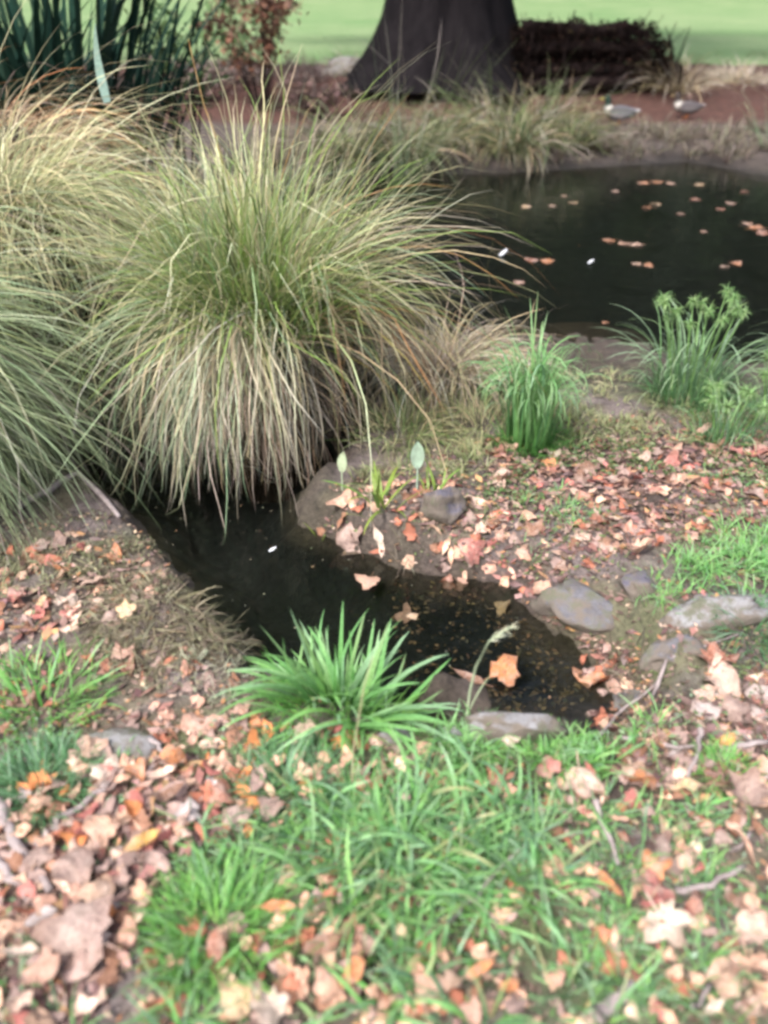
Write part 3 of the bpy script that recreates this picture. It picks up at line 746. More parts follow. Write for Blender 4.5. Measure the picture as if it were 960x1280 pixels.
shrub("brown_shrub", (x, y, h1(x, y)), "reddish brown autumn shrub left of the large trunk", 16, 1.5, (0.75, 0.6), [(0.16, 0.075, 0.05, 2), (0.22, 0.13, 0.09, 1), (0.10, 0.06, 0.05, 1)], 1500, 0.05, droop=0.2)
x, y = (-2.599, 13.200, 0.552)[0], 13.2
shrub("brown_shrub", (x, y, h1(x, y)), "low grey brown shrub further left behind the sedge tops", 12, 0.55, (1.0, 0.5), [(0.13, 0.10, 0.09, 2), (0.2, 0.16, 0.14, 1)], 800, 0.05, droop=0.2)
x, y = (-0.910, 12.200, 0.576)[0], 12.2
shrub("brown_shrub", (x, y, h1(x, y)), "low dark brown twiggy shrub at the left foot of the trunk", 14, 0.40, (0.75, 0.4), [(0.09, 0.06, 0.055, 2), (0.14, 0.09, 0.08, 1)], 900, 0.045, droop=0.1)

# dark flat-topped brush right of the trunk
bx0, by0 = (3.170, 13.900, 0.448)[0], 13.9
root = empty("brush_heap", (bx0, by0, h1(bx0, by0)), "low almost black tangled brush heap right of the large trunk", "brush heap")
for i in range(9):      # old limbs lying lengthwise
    zz = .08 + .085 * i; ey = random.uniform(-.3, .3); x0 = random.uniform(-1.3, -1.0); x1 = random.uniform(.5, 1.15) - .03 * i
    p = [(x0, ey, zz + random.gauss(0, .04)), (x0 * .3, ey + random.gauss(0, .08), zz + random.gauss(0, .05)), (x1 * .5, ey, zz + random.gauss(0, .05)), (x1, ey + random.gauss(0, .1), zz + random.gauss(0, .06))]
    V, Q = tube(p, [.10, .09, .075, .05], 8); link("limb", mesh_np("limb", V, Q, None, M_DARKWOOD), root)
for i in range(60):
    ex = random.uniform(-1.25, 1.25); ey = random.uniform(-.35, .35); hz = .92 - .1 * max(0, ex - .6)
    p = [(ex * .9, ey * .6, -0.05), (ex, ey, hz * .5), (ex * 1.03 + random.gauss(0, .15), ey, hz * random.uniform(.8, 1.12))]
    V, Q = tube(p, [.02, .014, .005], 6); link("branch", mesh_np("branch", V, Q, None, M_DARKWOOD), root)
pts = np.stack([U(-1.3, 1.3, 7000), U(-.42, .42, 7000), U(0, 1, 7000)], 1)
pts[:, 2] = pts[:, 2] * (0.84 + 0.24 * fbm(pts[:, 0] * 3, pts[:, 1] * 2, 3) - 0.5 * sstep(0.65, 1.3, pts[:, 0]))
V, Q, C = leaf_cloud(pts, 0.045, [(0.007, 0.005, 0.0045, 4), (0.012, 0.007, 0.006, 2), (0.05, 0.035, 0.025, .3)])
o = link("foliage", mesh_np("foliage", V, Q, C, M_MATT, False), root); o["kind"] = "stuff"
x, y = (4.414, 13.600, 0.470)[0], 13.6
sedge("dry_grass_clump", (x, y, h1(x, y)), 0.05, 0.3, [("blades", 330, dict(el=(0.6, 1.4), bend=(0.3, 1.6), len=(0.4, 0.95), w=(0.008, 0.015), cb=[(*STRAW, 1), (*DEADB, 1)], ct=[(*ASH, 2), (*STRAW, 1), (0.2, 0.2, 0.1, 1)], mat=M_DRY))], [], "pale dry grass clump at the right end of the brush heap", "grass clump", stump=False)
for k, (pxy, lab) in enumerate([(((5.556, 14.200, 0.370)[0], 14.2), "low pale dry grass clump at the right edge below the lawn"), (((-0.332, 15.200, 0.466)[0], 15.2), "pale dry grass clump left of the trunk at the lawn's edge")]):
    x, y = pxy
    sedge("dry_grass_clump", (x, y, h1(x, y)), 0.03, 0.5, [("blades", 380, dict(el=(0.5, 1.4), bend=(0.3, 1.6), len=(0.2, 0.5), w=(0.008, 0.015), cb=[(*STRAW, 1), (*ASH, 1)], ct=[(*ASH, 2), (*PALE, 1)], mat=M_DRY))], [], lab, "grass clump", stump=False)

# ------------------------------------------------------------------ the large tree
tx, ty = (0.954, 14.500, 0.402)[0], 14.5
root = empty("tree", (tx, ty, h1(tx, ty) - 0.05), "massive dark tree trunk with flared base on the far bank", "tree")
V = []; Q = []; seg = 64
zs = [0, .06, .14, .25, .4, .6, .85, 1.1, 1.4, 1.8, 2.4, 3.2, 4.2, 5.5, 7.0, 9.0]
for z in zs:
    r0 = 0.92 + 0.80 * math.exp(-z / 0.5) - 0.035 * z
    for i in range(seg):
        a = TAU * i / seg
        fl_ = 0.13 * math.exp(-z / .5) * math.sin(a * 5 + 1.0) + 0.07 * math.exp(-z / .8) * math.sin(a * 9)
        rg = 0.05 * mnoise.noise(Vector((math.cos(a) * 5, math.sin(a) * 5, z * .8))) + 0.05 * mnoise.noise(Vector((math.cos(a) * 14, math.sin(a) * 14, z * 1.5)))
        r = r0 * (1 + fl_ + rg)
        V.append((r * math.cos(a) + 0.02 * z, r * math.sin(a), z))
for j in range(len(zs) - 1):
    for i in range(seg):
        Q.append((j * seg + i, j * seg + (i + 1) % seg, (j + 1) * seg + (i + 1) % seg, (j + 1) * seg + i))
link("trunk", mesh_np("trunk", V, Q, None, M_BARK), root)
cl = []
for i in range(11):
    a = TAU * i / 11 + random.uniform(-.2, .2); z0 = random.uniform(4.5, 8.5); Lb = random.uniform(4.0, 6.5)
    p = [(0.3 * math.cos(a), 0.3 * math.sin(a), z0), (Lb * .4 * math.cos(a), Lb * .4 * math.sin(a), z0 + 1.2), (Lb * .75 * math.cos(a + .15), Lb * .75 * math.sin(a + .15), z0 + 1.9), (Lb * math.cos(a + .2), Lb * math.sin(a + .2), z0 + 2.2)]
    Vb, Qb = tube(p, [.32, .2, .12, .04], 8); link("limb", mesh_np("limb", Vb, Qb, None, M_BARK), root)
    for k in range(9):
        t = random.uniform(.3, 1) * 3; j = min(2, int(t)); c = Vector(p[j]).lerp(Vector(p[j + 1]), t - j)
        cl.append((c + Vector((random.gauss(0, .6), random.gauss(0, .6), random.gauss(.2, .5))), random.uniform(.6, 1.1)))
for k in range(24): cl.append((Vector((random.gauss(0, 1.6), random.gauss(0, 1.6), random.uniform(8.5, 12))), random.uniform(.8, 1.4)))
pp = []
for c, r in cl:
    d = rng.normal(0, 1, (130, 3)); d /= np.linalg.norm(d, axis=1)[:, None]
    pp.append(np.array(c) + d * r * np.cbrt(U(.2, 1, 130))[:, None])
V, Q, C = leaf_cloud(np.concatenate(pp), 0.13, [(0.05, 0.09, 0.03, 3), (0.08, 0.12, 0.04, 1), (0.14, 0.10, 0.04, 1)], M_BLADE)
o = link("crown", mesh_np("crown", V, Q, C, M_BLADE, False), root); o["kind"] = "stuff"

# the wood beyond the lawn: above the frame, but the pond mirrors it
pp = []
for i in range(60):
    x = -60 + 120 * i / 59 + random.uniform(-1.5, 1.5); y = random.uniform(58, 68); hb = random.uniform(24, 34)
    for k in range(26):
        zc = random.uniform(2.0, hb); r = 3.4 * (1.1 - 0.5 * zc / hb)
        d = rng.normal(0, 1, (90, 3)); d /= np.linalg.norm(d, axis=1)[:, None]
        pp.append(np.array([x + random.gauss(0, .9), y + random.gauss(0, .9), zc + 1.6]) + d * r * np.cbrt(U(.1, 1, 90))[:, None])
V, Q, C = leaf_cloud(np.concatenate(pp), 1.2, [(0.02, 0.034, 0.017, 3), (0.05, 0.08, 0.03, 2), (0.09, 0.07, 0.035, 1)], M_BLADE)
tag(link("distant_woods", mesh_np("distant_woods", V, Q, C, M_BLADE, False)), "dark wood beyond the lawn, mirrored in the pond", kind="stuff")

# ------------------------------------------------------------------ ducks
def duck(x, y, heading, label, body_pal, head_c, bill_c, scale):
    z = h1(x, y)
    root = empty("duck", (x, y, z), label, "duck", "ducks resting on the far bank"); root.rotation_euler = (0, 0, heading); root.scale = (scale,) * 3
    # spine from tail to crown of the head; x forward
    sp = [(-.27, .185, .004), (-.235, .18, .022), (-.19, .165, .045), (-.12, .15, .075), (-.04, .14, .092), (.05, .142, .095), (.12, .16, .082), (.155, .20, .058), (.165, .245, .042), (.165, .28, .040), (.175, .305, .044), (.188, .325, .040), (.2, .342, .024), (.204, .35, .004)]
    sg = 14; V = []; C = []
    for k, (px, pz, r) in enumerate(sp):
        a_ = sp[max(k - 1, 0)]; b_ = sp[min(k + 1, len(sp) - 1)]
        t = Vector((b_[0] - a_[0], 0, b_[1] - a_[1])).normalized(); u = Vector((-t.z, 0, t.x))
        for i in range(sg):
            a = TAU * i / sg
            q = Vector((px, 0, pz)) + u * (r * math.sin(a)) + Vector((0, r * (1.12 if k < 7 else .92) * math.cos(a), 0))
            V.append(q)
            if k >= 8: c = head_c
            elif k == 7: c = (.5, .5, .48) if head_c[1] < .08 else head_c
            elif k >= 6: c = body_pal[1]
            elif k <= 1: c = body_pal[2]
            else: c = body_pal[0] if math.sin(a) < .55 else body_pal[3]
            C.append(c)
    Q = [(j * sg + i, j * sg + (i + 1) % sg, (j + 1) * sg + (i + 1) % sg, (j + 1) * sg + i) for j in range(len(sp) - 1) for i in range(sg)]
    link("body", mesh_np("body", V, Q, np.array(C), M_LITTER), root)
    Vb, Qb = tube([(.205, 0, .312), (.235, 0, .303), (.265, 0, .298), (.275, 0, .297)], [.018, .016, .017, .006], 8)
    Vb = [Vector((v.x, v.y * 1.15, .303 + (v.z - .303) * .6)) for v in Vb]
    link("bill", mesh_np("bill", Vb, Qb, np.tile(np.array(bill_c), (len(Vb), 1)), M_LITTER), root)
    for s in (-1, 1):
        Vw = []; 
        for k in range(8):
            t = k / 7; xx = .11 - .33 * t; wd = .075 * math.sin(math.pi * (.12 + .86 * t)) ** .7
            for q in (-1, 0, 1):
                Vw.append((xx, s * (.103 - .055 * t ** 2 + (.008 if q == 0 else 0)), .165 + .02 * t + q * wd * (1 - .55 * t)))
        Qw = [(3 * k + q, 3 * k + q + 1, 3 * k + q + 4, 3 * k + q + 3) for k in range(7) for q in (0, 1)]
        link("wing", mesh_np("wing", Vw, Qw, np.tile(np.array(body_pal[3]), (len(Vw), 1)), M_LITTER), root)
        Vl, Ql = tube([(-.01, s * .045, .09), (-.015, s * .045, .045), (-.005, s * .045, .008)], [.012, .008, .007], 6)
        lg = link("leg", mesh_np("leg", Vl, Ql, np.tile(np.array((.55, .2, .05)), (len(Vl), 1)), M_LITTER), root)
        Vf = [(-.015, s * .045, .012), (.05, s * .045 - .03, .004), (.065, s * .045, .006), (.05, s * .045 + .03, .004)]
        link("foot", mesh_np("foot", Vf, [(0, 1, 2, 3)], np.tile(np.array((.55, .2, .05)), (4, 1)), M_LITTER), lg)
    return root
x, y = (3.114, 11.800, 0.024)[0], 11.8
duck(x, y, R(180 - 18), "mallard drake with dark head and pale grey body on the bank", [(.15, .15, .175), (.05, .03, .025), (.36, .36, .37), (.11, .11, .13)], (.012, .03, .022), (.4, .38, .08), 1.0)
x, y = (4.170, 12.300, 0.012)[0], 12.3
duck(x, y, R(180 - 8), "second duck, pale greyish with a lighter head, right of the drake", [(.14, .13, .135), (.10, .08, .075), (.25, .23, .23), (.11, .10, .11)], (.05, .04, .038), (.25, .2, .1), 0.9)

# ------------------------------------------------------------------ stones
def rock(name, x, y, z, s, rot, mat, label, seed, cat="stone", rough=.33, flat=0.0, group=None):
    bm = bmesh.new(); bmesh.ops.create_icosphere(bm, subdivisions=4, radius=1.0)
    for v in bm.verts:
        n = v.co.normalized(); o = Vector((seed * 3.1, seed * 1.7, seed))
        k = 1 + rough * mnoise.noise(n * 1.4 + o) * 1.6 + rough * .5 * mnoise.noise(n * 3.5 + o) + rough * .35 * mnoise.noise(n * 8 + o)
        v.co = n * k
        # a few chipped planes
        for pn in range(9):
            random.seed(seed * 17 + pn); d = Vector((random.gauss(0, 1), random.gauss(0, 1), random.gauss(.3, 1))).normalized()
            m = v.co.dot(d) - random.uniform(.6, .92)
            if m > 0: v.co -= d * m * .85
        v.co = Vector((v.co.x * s[0], v.co.y * s[1], v.co.z * s[2]))
    me = bpy.data.meshes.new(name); bm.to_mesh(me); bm.free()
    for p in me.polygons: p.use_smooth = True
    me.materials.append(mat); o = link(name, me); o.location = (x, y, z); o.rotation_euler = rot
    return tag(o, label, cat, group)
def rock_at(px_xy, *a, dz=0.0, **k):
    x, y = px_xy; return rock(a[0], x, y, h1(x, y) + dz, *a[1:], **k)
rock_at((0.205, 2.302), "boulder", (.075, .07, .085), (0, 0, .4), M_ROCK_DARK, "round dark purplish boulder on the inner bank", 3, dz=.035)
rock_at((0.615, 1.895), "boulder", (.15, .085, .105), (.1, .15, -.5), M_ROCK_GREY, "grey angular boulder above the muddy shallow", 5, dz=-.035)
rock_at((0.759, 1.868), "boulder", (.06, .05, .06), (.1, .15, -.3), M_ROCK_DARK, "small dark stone tucked against the grey angular boulder", 8, dz=.0)
rock_at((0.923, 1.759), "ledge_stone", (.20, .065, .055), (.1, -.10, .25), M_ROCK_PALE, "long pale flat topped ledge stone under the green turf at right", 9, dz=.0)
rock_at((0.785, 1.655), "ledge_stone", (.10, .05, .05), (.1, -.1, .22), M_ROCK_GREY, "grey ledge stone sloping down to the muddy shallow", 12, dz=-.03)
rock_at((0.675, 1.556), "ledge_stone", (.06, .045, .04), (0, 0, .5), M_ROCK_GREY, "small mud-smeared stone at the foot of the ledge", 14, dz=-.015)
rock_at((0.328, 1.338), "edge_stone", (.125, .04, .05), (0, .05, .12), M_ROCK_PALE, "long pale stone lying along the stream's near edge", 21, dz=.035)
rock_at((0.165, 1.328), "edge_stone", (.03, .025, .025), (0, 0, .3), M_ROCK_PALE, "small pale stone at the near edge beside the long pale one", 23, dz=.01)
rock_at((0.023, 1.321), "edge_stone", (.035, .03, .025), (0, 0, .3), M_ROCK_PALE, "small pale stone at the foot of the lush streamside tuft", 25, dz=.02)
rock_at((-0.628, 1.297), "flat_stone", (.105, .06, .03), (0, .03, -.12), M_ROCK_PALE, "flat smooth pale grey stone on the left bank", 31, dz=.0, rough=.12)
x, y = (-0.626, 15.000, 0.594)[0], 15.0
rock("pale_stone", x, y, h1(x, y) + .0, (.5, .3, .2), (0, -.3, .2), M_ROCK_PALE, "pale lilac grey stone by the trunk's left foot", 35)
random.seed(99)

# fibrous root mat on the left bank
x, y = (-0.612, 1.725)
root = empty("root_mat", (x, y, h1(x, y)), "mossy mound of matted roots hanging over the stream's left edge", "root mat")
n = 1500; a = U(0, TAU, n); rr = .17 * np.sqrt(U(0, 1, n)); bx = rr * np.cos(a) * 1.25; by = rr * np.sin(a)
b = np.stack([bx, by, hgt(bx + x, by + y) - root.location.z + .004], 1)
MOSS = [(.26, .25, .17, 2), (.17, .17, .10, 2), (.33, .30, .22, 1), (.10, .08, .06, 2)]
V, Q, C = blades(b, a + rng.normal(0, 1, n), U(-.1, 1.2, n), U(.8, 2.6, n), U(.04, .12, n), U(.0025, .0055, n), pick(MOSS, n), pick(MOSS, n), 5, rng.normal(0, 1, n), 1.0, True, .8, (x, y, root.location.z))
o = link("root_fibres", mesh_np("root_fibres", V, Q, C, M_DRY), root); o["kind"] = "stuff"

# ------------------------------------------------------------------ twigs
def twig(pts, r, label, name="twig", mat=M_TWIG, lift=.012, forks=()):
    p3 = [Vector((p[0], p[1], h1(*p) + lift + (p[2] if len(p) > 2 else 0))) for p in pts]
    o0 = p3[0]
    def bendy(q):
        out = []
        for i in range(len(q) - 1):
            for k in range(4):
                t = k / 4; c = q[i].lerp(q[i + 1], t); out.append(c + Vector((random.gauss(0, .003), random.gauss(0, .003), random.gauss(0, .002))))
        return out + [q[-1]]
    pb = bendy([p - o0 for p in p3]); rad = [r * (1.1 - .5 * i / len(pb)) * random.uniform(.9, 1.1) for i in range(len(pb))]
    V, Q = tube(pb, rad, 8); o = link(name, mesh_np(name, V, Q, None, mat)); o.location = o0
    tag(o, label, "twig")
    for f in forks:
        q = [Vector((p[0], p[1], h1(p[0], p[1]) + lift)) - o0 for p in f]; pf = bendy(q)
        V, Q = tube(pf, [r * .7 * (1 - .5 * i / len(pf)) for i in range(len(pf))], 8); link("side_twig", mesh_np("side_twig", V, Q, None, mat), o)
    return o
twig([(0.760, 1.338), (0.734, 1.273), (0.684, 1.198)], .006, "pale forked twig standing out of the dark soil on the right", lift=.03)
twig([(0.455, 1.126), (0.466, 1.060), (0.477, 0.986)], .006, "straight pale twig below the large cream leaf", lift=.03)
twig([(0.574, 0.929), (0.653, 0.939), (0.735, 0.986)], .007, "curved grey twig beside the red and orange leaf pile", lift=.025)
twig([(0.724, 1.022), (0.771, 1.060)], .005, "short dark twig next to the tan curled leaf on the right", lift=.02)
twig([(-0.693, 1.080), (-0.652, 1.114), (-0.608, 1.172)], .008, "grey brown twig under the cream maple leaf", lift=.025)
twig([(-0.840, 1.126), (-0.765, 1.032), (-0.655, 0.925)], .013, "thick greyish stick at the left edge running down to the leaves", name="stick", lift=.02)
twig([(-0.794, 0.991), (-0.726, 0.942), (-0.679, 0.901)], .011, "second stick below the thick one at the left edge", name="stick", lift=.01)
twig([(-0.574, 1.321), (-0.528, 1.289), (-0.510, 1.250), (-0.548, 1.183)], .006, "bent pale twig curving round the flat pale stone", lift=.015)
twig([(0.362, 0.697), (0.419, 0.730), (0.444, 0.746)], .014, "short grey stick end at the bottom edge", name="stick", lift=.02)
twig([(0.538, 0.703), (0.582, 0.750)], .004, "thin white twig near the bottom right", lift=.03)
twig([(0.587, 1.371), (0.666, 1.309), (0.776, 1.297)], .005, "thin dark twig lying on the soil right of the near grass", lift=.01)
twig([(0.805, 1.297), (0.908, 1.304)], .008, "grey stick lying flat at the right edge", name="stick", lift=.015)
twig([(0.707, 1.521), (0.765, 1.611), (0.972, 1.675)], .005, "thin brown root along the foot of the ledge stones", lift=.02)
twig([(0.521, 1.384), (0.617, 1.492), (0.746, 1.580)], .005, "thin pale root trailing down the mud to the stream", lift=.008)
twig([(0.121, 0.845), (0.190, 0.925), (0.299, 1.022)], .0025, "thin dry stem lying in the middle grass", lift=.05)
twig([(-1.240, 2.328), (-1.116, 2.544), (-0.895, 2.277)], .012, "grey dead stem at the foot of the left tussock", lift=.02)
twig([(-0.431, 1.675), (-0.329, 1.659), (-0.291, 1.708)], .003, "thin twig at the stream edge left of the lush tuft", lift=.01)

# ------------------------------------------------------------------ fallen leaves
def outline(kind, th, rs):
    if kind == 'maple':
        r = .0
        lob = [(0, 1.0), (1.05, .86), (-1.05, .86), (2.05, .58), (-2.05, .58)]
        r = .34
        for a, l in lob:
            d = abs((th - a + math.pi) % TAU - math.pi); r = max(r, l * max(0, 1 - d / .75) ** .5)
        r = max(r, .42) * (1 + .05 * math.sin(th * 11 + rs))
        return r * (1 if abs(abs(th) - math.pi) > .35 else .7)
    if kind == 'oval':
        return .5 / math.sqrt((math.cos(th) / 2.0) ** 2 + math.sin(th) ** 2) * (1 + .03 * math.sin(th * 7 + rs))
    if kind == 'long':
        return .27 / math.sqrt((math.cos(th) / 3.6) ** 2 + math.sin(th) ** 2) * (1 + .04 * math.sin(th * 9 + rs))
    # broad, ragged
    return (.72 + .12 * math.cos(th) + .13 * math.sin(th * 3 + rs) + .09 * math.sin(th * 7 + rs * 2)) 
def leaf_mesh(kind, seed, curl=.35):
    rd = random.Random(seed); n = 26 if kind == 'maple' else 18
    V = [(0, 0, 0)]; rs = rd.uniform(0, TAU); ph = [rd.uniform(0, TAU) for _ in range(4)]
    fold = rd.uniform(.15, .9) * rd.choice((1, 1, -1)); roll = rd.uniform(-.9, 1.2) * curl; wv = rd.uniform(.08, .24)
    for ring in (.5, 1.0):
        for i in range(n):
            th = TAU * i / n; r = outline(kind, (th + math.pi) % TAU - math.pi, rs) * ring * (1 if ring == .5 else rd.uniform(.82, 1.12))
            V.append((r * math.cos(th), r * math.sin(th), 0))
    def bendz(x, y):
        return fold * abs(y) * .7 + roll * x * x + curl * .5 * y * y * math.sin(ph[0]) + wv * math.sin(3.3 * x + ph[1]) * math.cos(3.9 * y + ph[2]) + wv * .5 * math.sin(7 * x - 5 * y + ph[3])
    z0 = bendz(0, 0); V = [Vector((x, y, bendz(x, y) - z0)) for x, y, _ in V]
    F = [(0, 1 + i, 1 + (i + 1) % n) for i in range(n)] + [(1 + i, 1 + n + i, 1 + n + (i + 1) % n, 1 + (i + 1) % n) for i in range(n)]
    k = len(V); base = -.30 if kind == 'maple' else -.6 if kind != 'long' else -.9
    for t in range(4):       # stalk
        x = base - .16 * t; z = bendz(base, 0) - z0 + .03 * t * t
        V += [Vector((x, -.022, z)), Vector((x, .022, z + .01))]
        if t: F.append((k + 2 * t - 2, k + 2 * t - 1, k + 2 * t + 1, k + 2 * t))
    mn = min(v.z for v in V)
    me = bpy.data.meshes.new("fallen_leaf"); me.from_pydata([(v.x, v.y, v.z - mn * .6) for v in V], [], F); me.update()
    for p in me.polygons: p.use_smooth = True
    me.materials.append(M_LEAF); return me
LEAFPOS = []
LM = {k: [leaf_mesh(k, 100 * j + i, c) for i in range(10)] for j, (k, c) in enumerate((('maple', .5), ('oval', .5), ('long', .5), ('ragged', .6)))}
COLS = dict(orange=(.64, .25, .09), cream=(.80, .68, .58), tan=(.62, .42, .31), pink=(.58, .35, .27), mauve=(.37, .265, .24), rust=(.42, .16, .10), yellow=(.72, .42, .10),
            dark=(.11, .06, .055), red=(.46, .17, .15), peach=(.70, .43, .31), brown=(.27, .14, .09), grey=(.45, .40, .40), palepink=(.70, .51, .42), buff=(.72, .52, .30))
def leaf(x, y, d, c, kind, label, group=None, lift=.008, tilt=.25, z=None, up=None, rot=None):
    me = random.choice(LM[kind]); o = bpy.data.objects.new("fallen_leaf", me); col.objects.link(o)
    n = nrm(x, y) if z is None else Vector((0, 0, 1))
    n = (n + Vector((random.gauss(0, tilt), random.gauss(0, tilt), 0))).normalized()
    if up is not None: n = Vector((random.gauss(0, .2), -math.cos(up), math.sin(up))).normalized()
    q = n.to_track_quat('Z', 'Y') @ Matrix.Rotation(random.uniform(0, TAU) if rot is None else rot, 3, 'Z').to_quaternion()
    o.rotation_mode = 'QUATERNION'; o.rotation_quaternion = q
    s = d * .55; o.scale = (s, s, s); zz = (h1(x, y) if z is None else z)
    o.location = (x, y, zz + lift + (d * .3 if up is not None else 0))
    if z is not None and up is None: o.scale = (s, s, s * .25)
    LEAFPOS.append((x, y, d))
    cc = COLS[c]; k = random.uniform(.88, 1.12); o.color = (min(.85, cc[0] * k), min(.85, cc[1] * k), min(.85, cc[2] * k), 1)
    return tag(o, label, "leaf", group)

